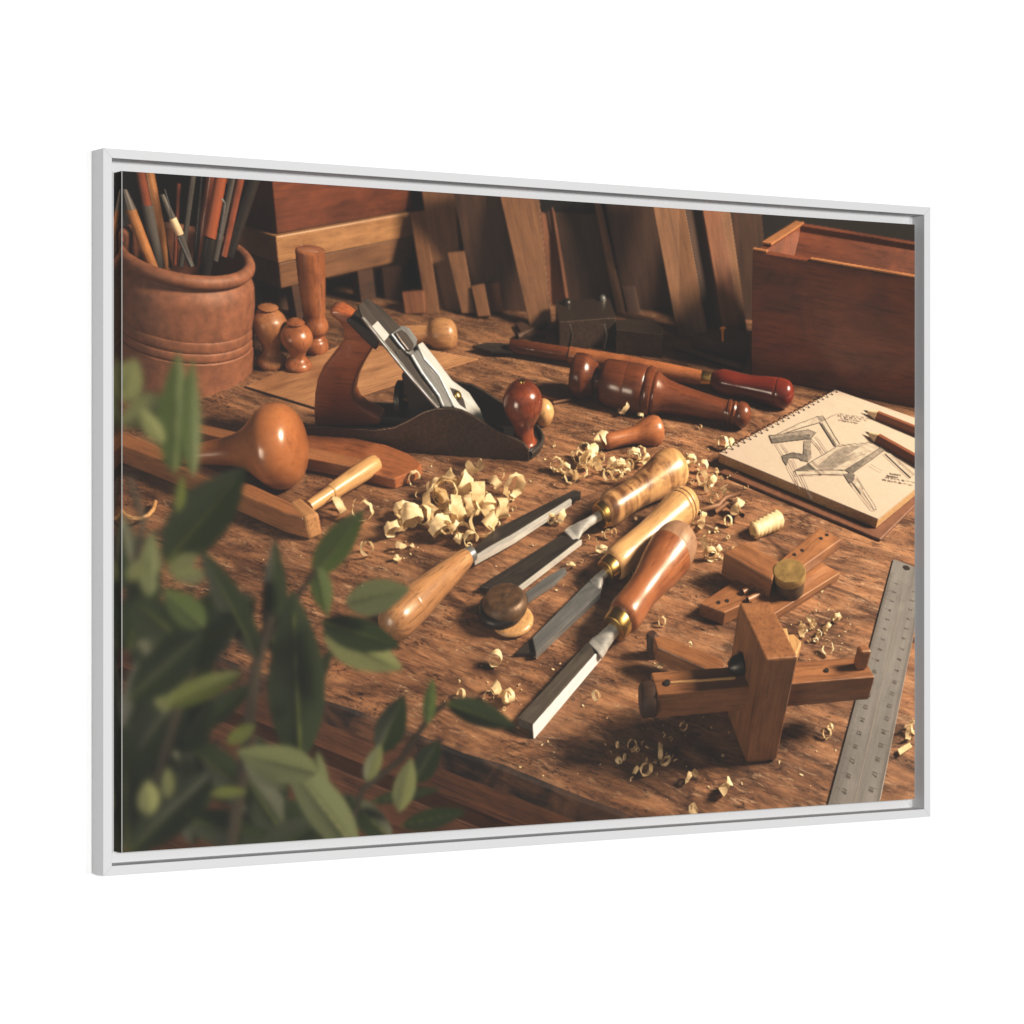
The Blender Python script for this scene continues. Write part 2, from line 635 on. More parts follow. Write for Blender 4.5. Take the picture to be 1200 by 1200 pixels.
top_sheet()
o = prism([e0 - ed * 1.2 - Vector((0, 0, 0.021)) + en * 0.006, e0 + ed * 1.2 - Vector((0, 0, 0.021)) + en * 0.006,
           e0 + ed * 1.2 - Vector((0, 0, 0.4)) + en * 0.006, e0 - ed * 1.2 - Vector((0, 0, 0.4)) + en * 0.006],
          en * 0.05, W_EDGE, 0, xdir=ed)
prism([e0 - ed * 1.2 - Vector((0, 0, 0.055)) - en * 0.004, e0 + ed * 1.2 - Vector((0, 0, 0.055)) - en * 0.004,
       e0 + ed * 1.2 - Vector((0, 0, 0.4)) - en * 0.004, e0 - ed * 1.2 - Vector((0, 0, 0.4)) - en * 0.004],
      en * 0.02, W_EDGE, 0.001, xdir=ed)
# a board let into the top at the back left (a visible joint)
jb = [P(287, 453, 0.0012), P(372, 479, 0.0012), P(560, 420, 0.0012), P(420, 395, 0.0012)]
prism(jb, Vector((0, 0, -0.001)), wood('joint_board', (0.22, 0.10, 0.045), (0.48, 0.27, 0.13), 0.5, 9, 130, mott=0.6), 0)
tube([P(287, 453, 0.0013), P(372, 479, 0.0013)], 0.0007, M_BLK)

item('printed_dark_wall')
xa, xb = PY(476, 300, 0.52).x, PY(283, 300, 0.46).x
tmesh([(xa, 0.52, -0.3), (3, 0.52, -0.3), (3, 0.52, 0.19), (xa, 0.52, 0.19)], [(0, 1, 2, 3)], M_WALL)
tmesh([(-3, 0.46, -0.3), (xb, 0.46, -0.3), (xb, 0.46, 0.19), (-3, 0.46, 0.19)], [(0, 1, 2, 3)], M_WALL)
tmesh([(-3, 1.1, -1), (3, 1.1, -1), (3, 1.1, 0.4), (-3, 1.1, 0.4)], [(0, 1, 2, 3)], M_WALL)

# ---- clay pot
item('printed_clay_pot', 'printed terracotta pot with three grooves, full of brushes and sticks')
pb = P(218, 434)
pr = 76 * mh(218, 434, pb)
pt = PY(218, 291, pb.y)
taper = mh(218, 291, pt) / mh(218, 434, pb)
lathe(pb, pt, [(q, r * (1 + (taper - 1) * q)) for q, r in [
    (0.0, pr * 0.93), (0.015, pr * 0.985), (0.04, pr), (0.30, pr * 1.0), (0.335, pr), (0.345, pr * 0.975), (0.355, pr),
    (0.41, pr), (0.42, pr * 0.975), (0.43, pr), (0.50, pr), (0.51, pr * 0.975), (0.52, pr), (0.72, pr * 1.0), (0.80, pr * 0.985),
    (0.86, pr * 0.93), (0.885, pr * 0.905), (0.90, pr * 0.93), (0.92, pr * 0.99), (0.955, pr * 1.01), (0.985, pr * 0.985),
    (1.0, pr * 0.92), (0.985, pr * 0.86), (0.95, pr * 0.84), (0.80, pr * 0.86), (0.40, pr * 0.88), (0.3, 0.0)]], M_CLAY, 72, 3)
pc2 = pb.y


def stick(a, b, da, db, w0, w1, mat, name=None, seg=14):
    """round stick between two pixels, at depths (metres behind the pot axis)"""
    A, B = PY(*a, pc2 + da), PY(*b, pc2 + db)
    k = mh(a[0], a[1], A)
    w0, w1 = w0 * 0.82, w1 * 0.82
    return lathe(A, B, [(0, w0 * k), (0.5, (w0 + w1) / 2 * k), (1, w1 * k)], mat, seg, 1)


item('printed_brush', 'printed orange pencil with a grey cap leaning left in the pot')
stick((180, 318), (153, 245), -0.030, -0.03, 8, 7, M_ORANGE)
stick((153, 245), (146, 222), -0.030, -0.03, 7.5, 3, M_DKGREY)
item('printed_brush', 'printed red-brown handle with a grey ferrule in the pot')
stick((187, 312), (172, 240), 0.0, 0.0, 7, 7, M_DKGREY)
stick((172, 240), (163, 195), 0.0, 0.0, 6.5, 6, M_REDST)
item('printed_brush', 'printed plain orange stick standing in the pot')
stick((196, 315), (172, 190), 0.015, 0.03, 7, 7, M_ORANGE)
item('printed_brush', 'printed thin grey brush with a pale ferrule in the pot')
stick((224, 312), (211, 275), -0.02, -0.02, 4, 5, M_DKGREY)
stick((211, 275), (202, 256), -0.02, -0.02, 5.5, 5.5, M_LEAD)
stick((202, 256), (190, 228), -0.02, -0.02, 5, 3, M_DKGREY)
stick((203, 256), (193, 222), -0.028, -0.03, 1.2, 0.8, M_STEEL)
stick((224, 312), (209, 278), -0.03, -0.03, 1.2, 0.8, M_STEEL)
item('printed_brush', 'printed dark red stick at the back of the pot')
stick((233, 312), (251, 190), 0.02, 0.03, 8, 7, M_REDST)
item('printed_brush', 'printed bright red-orange pen with a clip in the pot')
stick((246, 278), (262, 190), -0.01, 0.01, 8, 8, tplain('red_orange', (0.26, 0.065, 0.022), 0.4, coat=0.3))
stick((240, 320), (246, 278), -0.01, -0.01, 8, 8, M_BLK)
tube([PY(257, 280, pc2 - 0.03), PY(260, 262, pc2 - 0.03), PY(263, 238, pc2 - 0.03), PY(260, 233, pc2 - 0.03)], 0.0013, M_STEEL)
item('printed_brush', 'printed thin red stick leaning right in the pot')
stick((262, 300), (285, 195), 0.0, 0.02, 4.5, 5, M_REDST)
item('printed_brush', 'printed black stick leaning far right in the pot')
stick((268, 300), (300, 200), 0.025, 0.05, 7, 9, M_BLK)
item('printed_brush', 'printed dark stick at the left rim of the pot')
stick((160, 320), (138, 215), 0.02, 0.04, 9, 9, M_BLK)

item('printed_brush', 'printed cluster of thin dark brush handles in the middle of the pot')
for a_, b_, w_, m_ in (((212, 312), (228, 195), 3.5, M_DKGREY), ((228, 310), (238, 200), 3, M_BLK), ((205, 310), (210, 215), 3, M_REDST), ((252, 305), (274, 200), 4, M_DKGREY)):
    stick(a_, b_, 0.012, 0.03, w_, w_, m_)

# ---- stack of boards behind the pot
item('printed_board_stack')
bc = P(329, 378)


def at_y(px, py):
    return PY(px, py, bc.y)


zl = [at_y(329, y).z for y in (338, 308, 276, 150)]
xr = P(482, 248, zl[2]) - Vector((at_y(325, 276).x, bc.y, zl[2]))
xl = P(288, 264, zl[2]) - Vector((at_y(325, 276).x, bc.y, zl[2]))
cor = Vector((at_y(326, 290).x, bc.y, 0))

def shear_box(poly, up, lift, m, bev=0.0012):
    vs = [p + Vector((0, 0, lift)) for p in poly]
    vs += [p + up for p in vs]
    M = frame_of(vs[0], vs[1] - vs[0], Vector((0, 0, 1)))
    Mi = M.inverted()
    return tmesh([Mi @ v for v in vs], [(0, 1, 2, 3), (4, 5, 6, 7), (0, 1, 5, 4), (1, 2, 6, 5), (2, 3, 7, 6), (3, 0, 4, 7)], m, M, bevel=bev)


for (za, zb, m, ins) in ((zl[0], zl[1] - 0.0006, W_BACK, 0.0), (zl[1], zl[2] - 0.0006, W_LIGHT, -0.002), (zl[2], zl[3], W_BOX, 0.004)):
    c = cor + (xr.normalized() + xl.normalized()) * ins
    SH = (at_y(318, 212) - at_y(330, 340))
    SH = SH / SH.z
    shear_box([c + SH * (za - zl[2]), c + xr * 1.02 + SH * (za - zl[2]), c + xr + xl * 1.4 + SH * (za - zl[2]), c + xl * 1.4 + SH * (za - zl[2])], SH * (zb - za), zl[2], m)
for f, g in ((0.06, 0.08), (0.55, 0.1), (0.06, 0.9)):
    c = cor + xr * f + xl * g
    prism([c, c + xr * 0.12, c + xr * 0.12 + xl * 0.25, c + xl * 0.25], Vector((0, 0, zl[0])), W_BACKD, 0)


# ---- small turned pieces
def turned(base, top, prof, mat, hpx=None):
    b = P(*base)
    t = PY(top[0], top[1], b.y)
    k = mh(base[0], base[1], b)
    return lathe(b, t, [(a, r * k) for a, r in prof], mat, 36, 4)


item('printed_turned_finial', 'printed pale brown turned finial beside the pot')
turned((319, 428), (314, 358), [(0, 15), (0.06, 17), (0.14, 16), (0.22, 11), (0.34, 10), (0.5, 15), (0.66, 19), (0.8, 18), (0.90, 12), (0.93, 9), (0.97, 11), (1, 6)], W_MID)
item('printed_turned_finial', 'printed small glossy brown turned finial')
turned((350, 432), (346, 374), [(0, 12), (0.06, 15), (0.14, 14), (0.24, 9), (0.36, 10), (0.52, 16), (0.68, 18), (0.82, 14), (0.90, 8), (0.94, 10), (1, 5)], W_HANDLE)
item('printed_wooden_handle', 'printed upright round wooden handle behind the finials')
turned((371, 412), (363, 292), [(0, 12), (0.05, 14), (0.12, 13), (0.17, 9), (0.22, 14), (0.28, 15), (0.36, 12), (0.45, 13), (0.75, 15), (0.97, 15.5), (0.99, 15), (1, 13)], W_HANDLE)
item('printed_wooden_handle', 'printed wooden handle lying behind the plane with a round knob end')
a, b = P(425, 392, 0.012), P(536, 392, 0.013)
k = mv(480, 390, a)
lathe(a, b, [(0, 9 * k), (0.3, 10 * k), (0.55, 11 * k), (0.68, 12 * k), (0.74, 17 * k), (0.83, 20 * k), (0.93, 18 * k), (0.985, 11 * k), (1, 4 * k)], W_LIGHT)
item('printed_wooden_block', 'printed low dark sticks lying by the pot')
slab([(293, 395), (303, 394), (306, 404), (294, 405)], 0.01, 0.01, W_BACKD)
slab([(293, 410), (305, 408), (306, 418), (294, 420)], 0.01, 0.01, W_MID)


# ---- boards leaning at the back
def plank(bot, top, mat, lean=0.07, th=0.008, name='printed_plank', label=None, back=0.0):
    """bot: two pixels at the foot; top: two pixels (right, left)"""
    item(name, label)
    y0 = P(*bot[0]).y * 0.5 + P(*bot[1]).y * 0.5 + back
    v = [PY(*bot[0], y0), PY(*bot[1], y0), PY(*top[0], y0 + lean), PY(*top[1], y0 + lean)]
    n = (v[1] - v[0]).cross(v[3] - v[0]).normalized()
    if n.y < 0:
        n = -n
    return prism(v, n * th, mat, 0.0006, xdir=v[3] - v[0])


plank(((621, 383), (647, 386)), ((628, 195), (577, 190)), W_BACK, label='printed broad pale plank leaning in the middle')
plank(((647, 384), (664, 352)), ((641, 200), (628, 195)), W_BACKR, back=0.02, label='printed thin edge board beside the broad plank')
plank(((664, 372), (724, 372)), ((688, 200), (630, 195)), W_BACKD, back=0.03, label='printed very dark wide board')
plank(((724, 374), (735, 376)), ((697, 203), (690, 203)), W_BACK, back=0.02, label='printed thin light strip between the dark boards')
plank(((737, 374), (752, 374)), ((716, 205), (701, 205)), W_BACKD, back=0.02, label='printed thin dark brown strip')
plank(((796, 402), (829, 388)), ((796, 210), (758, 205)), W_BACK, label='printed wide pale board leaning at the right')
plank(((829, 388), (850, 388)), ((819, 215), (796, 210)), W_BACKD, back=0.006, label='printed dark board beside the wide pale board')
plank(((849, 390), (870, 392)), ((840, 215), (818, 215)), W_BACKR, back=0.002, label='printed reddish board leaning at the right')
plank(((868, 392), (876, 392)), ((851, 215), (840, 215)), W_BACK, back=0.006, label='printed narrow board at the right end of the leaning boards')
plank(((500, 369), (514, 367)), ((498, 246), (480, 249)), W_BACK, label='printed short plank left of the tall planks')
plank(((514, 368), (545, 368)), ((530, 200), (491, 200)), W_BACK, back=0.012, label='printed tall plank at the left')
plank(((532, 368), (562, 368)), ((550, 205), (528, 205)), W_BACKR, back=0.022, label='printed tall reddish plank at the left')
plank(((544, 364), (566, 364)), ((556, 246), (538, 246)), W_BACKR, back=0.016, label='printed short reddish plank')
plank(((541, 367), (556, 367)), ((544, 294), (524, 296)), W_BACK, lean=0.03, back=-0.01, label='printed short pale offcut leaning on the planks')
plank(((560, 371), (574, 370)), ((567, 332), (552, 335)), W_BACK, lean=0.02, back=-0.012, label='printed smallest offcut')
plank(((570, 367), (589, 366)), ((581, 296), (560, 297)), W_BACKR, lean=0.03, back=-0.004, label='printed brown offcut at the right of its group')
plank(((475, 368), (498, 367)), ((495, 340), (471, 342)), W_BACKR, lean=0.01, back=-0.004, th=0.02, label='printed low block left of the planks')
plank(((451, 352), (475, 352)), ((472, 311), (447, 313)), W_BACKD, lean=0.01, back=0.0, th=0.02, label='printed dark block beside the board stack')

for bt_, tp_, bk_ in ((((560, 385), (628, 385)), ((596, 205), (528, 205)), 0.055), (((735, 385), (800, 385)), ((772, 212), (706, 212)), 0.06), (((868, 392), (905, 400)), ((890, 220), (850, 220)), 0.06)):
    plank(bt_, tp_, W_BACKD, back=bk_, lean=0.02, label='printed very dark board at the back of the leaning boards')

# ---- tool box
item('printed_wooden_toolbox')
A = P(880, 441)
zt = PY(881, 294, A.y).z
e1v = (P(1074, 479) - A)
e1v = e1v * 1.35
At = Vector((A.x, A.y, zt))
e2v = P(932, 262, zt) - At
n1, n2 = e1v.normalized(), e2v.normalized()
tw = 0.011
UPV = Vector((0, 0, 1))
SHB = (PY(881.5, 294, A.y) - A) / zt
At = PY(881.5, 294, A.y)
e2v = P(932, 262, zt) - At
n2 = e2v.normalized()
def prism_b(poly, up, m, bev):
    return shear_box(poly, SHB * up, 0.0, m, bev)


prism_b([A, A + e1v, A + e1v + n2 * tw, A + n2 * tw], zt, W_BOX, 0.0012)
prism_b([A + e2v - n2 * tw, A + e1v + e2v - n2 * tw, A + e1v + e2v, A + e2v], zt + 0.002, W_BOX, 0.0012)
prism_b([A + n2 * tw, A + n1 * tw + n2 * tw, A + n1 * tw + e2v - n2 * tw, A + e2v - n2 * tw], zt - 0.001, W_BOX, 0.001)
prism_b([A + n2 * tw, A + e1v + n2 * tw, A + e1v + e2v - n2 * tw, A + e2v - n2 * tw], 0.01, W_BACKD, 0)
prism([At + e2v * 0.80 + n1 * 0.012 - UPV * 0.03, At + e2v * 0.80 + e1v - UPV * 0.03, At + e2v * 0.95 + e1v - UPV * 0.002, At + e2v * 0.95 + n1 * 0.012 - UPV * 0.002], Vector((0, 0.001, -0.006)), W_BOX, 0.0005)
# pale rubbed edges
for f0, f1 in ((0.0, 0.06), (0.24, 1.0)):
    prism([At + e1v * f0 + UPV * 0.0005 - n2 * 0.0005, At + e1v * f1 + UPV * 0.0005 - n2 * 0.0005, At + e1v * f1 + n2 * 0.006 + UPV * 0.0005, At + e1v * f0 + n2 * 0.006 + UPV * 0.0005],
          UPV * 0.0022, W_MID, 0.0006)
prism([At + e2v * 0.2 + UPV * 0.0003 - n1 * 0.0004, At + e2v * 0.2 + n1 * 0.012 + UPV * 0.0003, At + e2v + n1 * 0.012 + UPV * 0.0003, At + e2v + UPV * 0.0003 - n1 * 0.0004], UPV * 0.003, W_MID, 0.0008)

# ---- long red handled chisel behind the mallet
item('printed_red_handled_chisel', 'printed long tool with a glossy red handle and brass ferrule lying behind the mallet')
hz = 0.011
q0, q1, q2, q3, q4 = P(598, 405, hz), P(668, 416, hz), P(822, 443, hz), P(834, 445, hz), P(930, 464, 0.016)
k = mv(880, 455, P(880, 455))
lathe(q0, q1, [(0, 7 * k), (0.04, 8.5 * k), (0.96, 9 * k), (1, 8 * k)], W_DARK, 30, 1)
lathe(q1, q2, [(0, 10 * k), (0.5, 11 * k), (1, 9 * k)], W_HANDLE, 30, 2)
lathe(q2 - (q3 - q2) * 0.3, q3, [(0, 7 * k), (0.2, 9 * k), (0.8, 9 * k), (1, 8 * k)], M_BRASS, 30, 2)
lathe(q3, q4, [(0, 9 * k), (0.05, 12 * k), (0.16, 15 * k), (0.45, 14 * k), (0.75, 17 * k), (0.78, 16.6 * k), (0.81, 17.4 * k), (0.92, 16 * k), (0.98, 10 * k), (1, 3 * k)], W_CHERRY, 40, 4)
slab([(553, 405), (572, 401), (600, 403), (601, 412), (575, 411)], 0.008, 0.003, M_DSTEEL, 0.0003)

# ---- turned mallet
item('printed_turned_mallet', 'printed dark brown turned mallet with a ringed head lying on the bench')
rr = 25 * mv(720, 445, P(720, 460))
ma, mb = P(672, 438, rr * 1.0), P(880, 489, rr * 0.62)
k = mv(760, 460, P(760, 475))
lathe(ma, mb, [(0, 20 * k), (0.006, 25 * k), (0.05, 26.5 * k), (0.075, 26 * k), (0.10, 21 * k), (0.125, 19 * k), (0.13, 14 * k), (0.165, 14 * k), (0.17, 23 * k),
               (0.19, 27 * k), (0.29, 29 * k), (0.30, 28.2 * k), (0.31, 29 * k), (0.40, 29.5 * k), (0.405, 27 * k), (0.42, 30 * k), (0.45, 29 * k), (0.455, 25 * k), (0.47, 26.5 * k), (0.485, 25 * k),
               (0.53, 20 * k), (0.65, 16 * k), (0.80, 13.5 * k), (0.865, 12.5 * k), (0.87, 14 * k), (0.885, 14.5 * k), (0.89, 12.6 * k), (0.905, 14.6 * k), (0.915, 13 * k),
               (0.94, 15.5 * k), (0.97, 14 * k), (0.99, 9 * k), (1, 3 * k)], W_DARK, 56, 2)

# ---- dark iron tools at the back
item('printed_iron_block', 'printed dark iron block tool at the back of the bench')
g = P(655, 411)
zt2 = PY(655, 377, g.y).z
prism([P(651, 352, zt2), P(714, 349, zt2), P(722, 372, zt2), P(655, 377, zt2)], UPV * -zt2, M_BRONZE, 0.001)
for px in (668, 708):
    tube([PY(px, 380, g.y - 0.006), PY(px + 2, 392, g.y - 0.009), PY(px - 1, 408, g.y - 0.008)], 0.002, M_DSTEEL)
lathe(P(664, 356, zt2), P(664, 350, zt2 + 0.006), [(0, 0.007), (0.7, 0.006), (1, 0.003)], M_BLACK, 16, 2)
lathe(P(706, 352, zt2), P(706, 347, zt2 + 0.006), [(0, 0.005), (0.7, 0.004), (1, 0.002)], M_STEEL, 16, 2)
item('printed_iron_block', 'printed low brown iron block beside the dark one')
zt3 = PY(724, 384, P(724, 412).y).z
slab([(721, 374), (765, 374), (778, 386), (777, 392), (722, 386)], zt3, zt3, M_BRONZE, 0.001)
item('printed_brass_rod')
tube([P(790, 406, 0.005), P(870, 431, 0.005)], 0.0042, M_DBRASS, 14)
vb = P(847, 420)
tube([vb, PY(847, 386, vb.y)], 0.0036, M_BRASS, 14)
lathe(PY(847, 388, vb.y), PY(847, 384.5, vb.y), [(0, 0.0042), (1, 0.0042)], M_BRASS, 16, 1)
item('printed_wooden_block', 'printed dark wooden block behind the upright brass rod')
slab([(812, 392), (850, 383), (878, 390), (878, 402), (838, 400)], 0.022, 0.022, W_BACKD, 0.001)
item('printed_file')
tube([P(606, 395, 0.004), P(640, 380, 0.004)], 0.004, W_BACKD)
slab([(604, 378), (612, 377), (640, 391), (612, 392)], 0.006, 0.006, W_BACKD)
item('printed_flat_disc', 'printed thin dark disc lying behind the plane knob')
dc = P(648, 461, 0.002)
lathe(dc - UPV * 0.002, dc + UPV * 0.001, [(0, 15 * mh(648, 461, dc)), (1, 15 * mh(648, 461, dc))], W_DARK, 32, 1)
tube([P(648, 472, 0.002), P(668, 468, 0.003)], 0.0016, W_BACK)

# ---- hand plane
item('printed_hand_plane', 'printed iron hand plane with a red-brown rear handle and front knob')
G0, G1 = P(360, 522), P(619, 541)
pe = (G1 - G0).normalized()
pw = Vector((-pe.y, pe.x, 0))
if pw.y < 0:
    pw = -pw
PWID = 0.055


def onplane(px, py, off=0.0):
    return PW(px, py, G0 + pw * off, pw)


side = [(358, 521), (356, 503), (372, 501), (440, 504), (462, 501), (480, 492), (496, 483), (510, 479), (525, 478.5), (540, 481), (556, 489), (575, 501), (592, 510), (606, 516), (614, 520), (619, 527), (620, 541)]
poly = [onplane(x, y) for x, y in side]
for p in poly:
    p.z = max(p.z, 0.0)
poly[0].z = 0
poly[-1].z = 0
prism(poly, pw * 0.0035, M_BRONZE, 0.0006, xdir=pe)
prism([p + pw * (PWID - 0.0035) for p in poly], pw * 0.0035, M_BRONZE, 0.0006, xdir=pe)
s0, s1 = G0, G0 + pe * (poly[-1] - poly[0]).dot(pe)
sole = [s0 + pw * 0.003, s1 + pw * 0.003]
toe = 0.009
for kk in range(7):
    f = kk / 6
    sole.append(s1 + pe * toe * math.sin(f * math.pi) + pw * (0.003 + (PWID - 0.006) * f))
sole.append(s0 + pw * (PWID - 0.003))
prism([p + UPV * 0.0 for p in sole], UPV * 0.006, M_BLACK, 0.0008, xdir=pe)
# black rim at the toe
tube([s1 + pe * toe * math.sin(f / 8 * math.pi) + pw * (0.002 + (PWID - 0.004) * f / 8) + UPV * 0.007 for f in range(9)], 0.0022, M_DSTEEL)


def pl(px, py, off):
    return onplane(px, py, PWID * off)


# frog
fr = [pl(455, 500, 0.22), pl(470, 455, 0.22), pl(545, 500, 0.22)]
prism([pl(484, 497, 0.25), pl(470, 440, 0.25), pl(478, 428, 0.25), pl(534, 487, 0.25)], pw * PWID * 0.5, M_BLACK, 0.001, xdir=pe)
# blade and chip breaker
b0, b1 = pl(527, 489, 0.10), pl(419, 359, 0.10)
bu = (b0 - b1)
bw = PWID * 0.80
bwv = pw + pe * 0.32
bn = bu.cross(bwv).normalized()
if bn.z < 0:
    bn = -bn


def bl(t, f, lift=0.0):
    """t along the blade from its top, f across it"""
    return b1 + bu * t + bwv * bw * f + bn * lift


def bplate(pts, lift, th, mat, bev=0.0004):
    return prism([bl(t, f, lift) for t, f in pts], bn * th, mat, bev, xdir=bu)




def bpx(pts, lift, th, mat, bev=0.0004):
    """plate on the sloping bed, traced in photo pixels"""
    q = [PW(400 + x * 0.21667, 340 + y * 0.21667, b1 + bn * lift, bn) for x, y in pts]
    return prism(q, bn * th, mat, bev, xdir=bu)


bpx([(85, 90), (130, 50), (205, 95), (320, 210), (560, 480), (775, 735), (760, 760), (520, 640), (350, 440), (108, 160)], 0, 0.0020, M_DSTEEL, 0.0003)
bpx([(155, 205), (195, 168), (258, 243), (228, 282)], 0.0021, 0.0004, M_BRIGHT, 0.0001)
bpx([(200, 165), (225, 163), (270, 225), (255, 240)], 0.0021, 0.0003, M_BLK, 0.0)
bpx([(104, 152), (118, 152), (356, 440), (527, 638), (514, 645), (342, 450)], 0.0006, 0.0022, M_STEEL, 0.0003)
bpx([(290, 330), (320, 320), (440, 490), (550, 625), (520, 630), (350, 432)], 0.0022, 0.0008, M_BLK, 0.0002)
bpx([(258, 245), (318, 198), (358, 213), (402, 275), (396, 305), (374, 330), (400, 370), (345, 350), (300, 300)], 0.0024, 0.0034, M_STEEL, 0.0009)
bpx([(284, 236), (316, 221), (346, 240), (386, 300), (376, 330), (356, 335), (320, 290)], 0.0059, 0.0026, M_DSTEEL, 0.0009)
bpx([(365, 352), (404, 326), (450, 390), (540, 510), (592, 640), (542, 640), (516, 580), (430, 462)], 0.0030, 0.0034, M_STEEL, 0.0014)
bpx([(403, 303), (430, 288), (480, 350), (590, 495), (680, 560), (740, 650), (772, 735), (690, 675), (602, 640), (580, 590), (520, 470), (440, 380)], 0.0052, 0.0030, M_BRIGHT, 0.0008)
bpx([(588, 528), (626, 540), (660, 590), (674, 642), (640, 620), (605, 570)], 0.0083, 0.0003, M_BLK, 0.0)
sc0 = PW(400 + 628 * 0.21667, 340 + 570 * 0.21667, b1 + bn * 0.0085, bn)
lathe(sc0, sc0 + bn * 0.003, [(0, 0.0045), (0.6, 0.0042), (1, 0.002)], M_BRASS, 20, 2)
# adjusting wheel
wc = pl(470, 467, 0.45)
lathe(wc - pe * 0.003, wc + pe * 0.003, [(0, 0.0150), (0.1, 0.0158), (0.9, 0.0158), (1, 0.0150)], M_BLACK, 30, 1)
tube([wc, wc + pe * 0.02], 0.003, M_BRASS)
# tote
tote = [(386, 362), (396, 362), (405, 368), (418, 378), (432, 388), (441, 398), (437, 408), (429, 420), (421, 434), (415, 448), (412, 462), (416, 472), (426, 480), (438, 485), (446, 490), (446, 497), (440, 500),
        (415, 501), (390, 501), (368, 500), (367, 480), (368, 462), (371, 445), (378, 430), (388, 417), (396, 407), (402, 397), (402, 388), (397, 379), (389, 373), (384, 368)]
tp = [pl(x, y, 0.34) for x, y in tote]
o = prism(tp, pw * PWID * 0.36, W_RED, 0.0, xdir=pe)
bv = o.modifiers.new('b', 'BEVEL')
bv.width, bv.segments, bv.limit_method = PWID * 0.10, 5, 'ANGLE'
bv.angle_limit = math.radians(60)
o.data.shade_smooth()
prism([pl(x, y, 0.28) for x, y in ((404, 376), (411, 372), (446, 396), (440, 412), (425, 398))], pw * PWID * 0.4, M_BLK, 0.002, xdir=pe)
scw = pl(437, 487, 0.5)
lathe(scw, scw + UPV * 0.004, [(0, 0.006), (0.8, 0.0055), (1, 0.003)], M_BRASS, 18, 2)
# front knob
kb = P(614, 522, 0.006)
kt = PY(612, 447, kb.y)
k = mh(612, 500, kb)
lathe(kb, kt, [(0, 15 * k), (0.06, 15.5 * k), (0.12, 13 * k), (0.22, 11.5 * k), (0.32, 12 * k), (0.44, 16.5 * k), (0.58, 21.5 * k), (0.72, 22.5 * k), (0.86, 19 * k), (0.95, 12.5 * k), (0.985, 9 * k), (1, 6 * k)], W_KNOB, 44, 4)
lathe(kb - UPV * 0.001, kb + UPV * 0.004, [(0, 19 * k), (0.5, 19 * k), (1, 16 * k)], M_BLACK, 36, 1)
lathe(kt - UPV * 0.001, kt + UPV * 0.001, [(0, 0.0035), (1, 0.003)], M_BRASS, 16, 1)
for (x, y, r) in ((585, 506, 0.004), (578, 497, 0.003)):
    c = pl(x, y + 6, 0.5)
    lathe(c - UPV * 0.014, c + UPV * 0.008, [(0, r), (0.7, r), (0.75, r * 1.4), (1, r * 1.2)], M_DSTEEL, 14, 1)

item('printed_wooden_knob')
c = P(637, 498)
lathe(c, PY(637, 468, c.y), [(0, 0.004), (0.1, 0.0075), (0.45, 0.0115), (0.75, 0.010), (0.95, 0.005), (1, 0.001)], W_PALE, 28, 3)

# ---- tapered board, bars, gourd shaped mallet
item('printed_tapered_board')
slab([(330, 505), (372, 507), (415, 513), (452, 521), (478, 531), (494, 543), (490, 549), (462, 561), (440, 556), (400, 548), (340, 532)], 0.010, 0.010, W_HANDLE, 0.0012, xdir=P(494, 543) - P(340, 505))
item('printed_wooden_bar', 'printed square bar lying behind the round mallet')
slab([(225, 494), (285, 508), (428, 538), (418, 548), (345, 534), (222, 504)], 0.013, 0.012, W_MID, 0.0008)
item('printed_wooden_bar', 'printed long square bar in front of the round mallet with a cut end')
slab([(140, 503), (215, 535), (292, 566), (343, 589), (374, 601), (355, 607), (330, 600), (270, 574), (200, 545), (134, 519)], 0.019, 0.018, W_MID, 0.0016)
prism([P(338, 588, 0.0196), P(357, 607.5, 0.0196), P(373.5, 601, 0.0196), P(352, 582, 0.0196)], UPV * -0.0192, W_LIGHT, 0.0022)
item('printed_tapered_peg')
a, b = P(443, 541, 0.012), P(362, 594, 0.013)
k = mv(400, 570, P(400, 570))
lathe(a, b, [(0, 4 * k), (0.02, 9 * k), (0.07, 11.5 * k), (0.25, 12 * k), (0.55, 10.5 * k), (0.70, 9.5 * k), (0.72, 8.3 * k), (1.0, 7 * k)], W_PALE, 36, 3)
item('printed_round_mallet', 'printed golden brown gourd shaped mallet lying on bars')
k = mv(320, 525, P(320, 540))
a, b = P(214, 534, 0.024), P(357, 520, 0.036)
lathe(a, b, [(0, 5 * k), (0.02, 10 * k), (0.2, 13 * k), (0.40, 17 * k), (0.52, 24 * k), (0.62, 36 * k), (0.70, 45 * k), (0.78, 48 * k), (0.87, 45 * k), (0.94, 35 * k), (0.985, 17 * k), (1.0, 3 * k)], W_GOURD, 64, 5)
item('printed_wood_shaving')
tube([P(150 + 22 * math.cos(t) + 10, 588 + 20 * math.sin(t), 0.004 + 0.003 * math.sin(t)) for t in [x * 0.45 for x in range(9)]], 0.0016, W_PALE)


# ---- chisels
def handle(a, b, h0, h1, prof, mat, seg=44, endmat=None, split=1.0):
    A, B = P(*a, h0), P(*b, h1)
    k = mv((a[0] + b[0]) / 2, (a[1] + b[1]) / 2, (A + B) / 2)
    if endmat is None:
        return lathe(A, B, [(t, r * k) for t, r in prof], mat, seg, 4)
    pr = smoothprof([(t, r * k) for t, r in prof], 5)
    p1 = [q for q in pr if q[0] <= split]
    p2 = [q for q in pr if q[0] > split]
    p2 = [(p1[-1][0] + 0.0005, p1[-1][1] * 0.995)] + p2
    L = (B - A)
    lathe(A, B, p1, mat, seg, 1)
    lathe(A, B, p2, endmat, seg, 1)


def blade(pxs, h, th, mat, bev=0.0003):
    return slab(pxs, h, th, mat, bev)


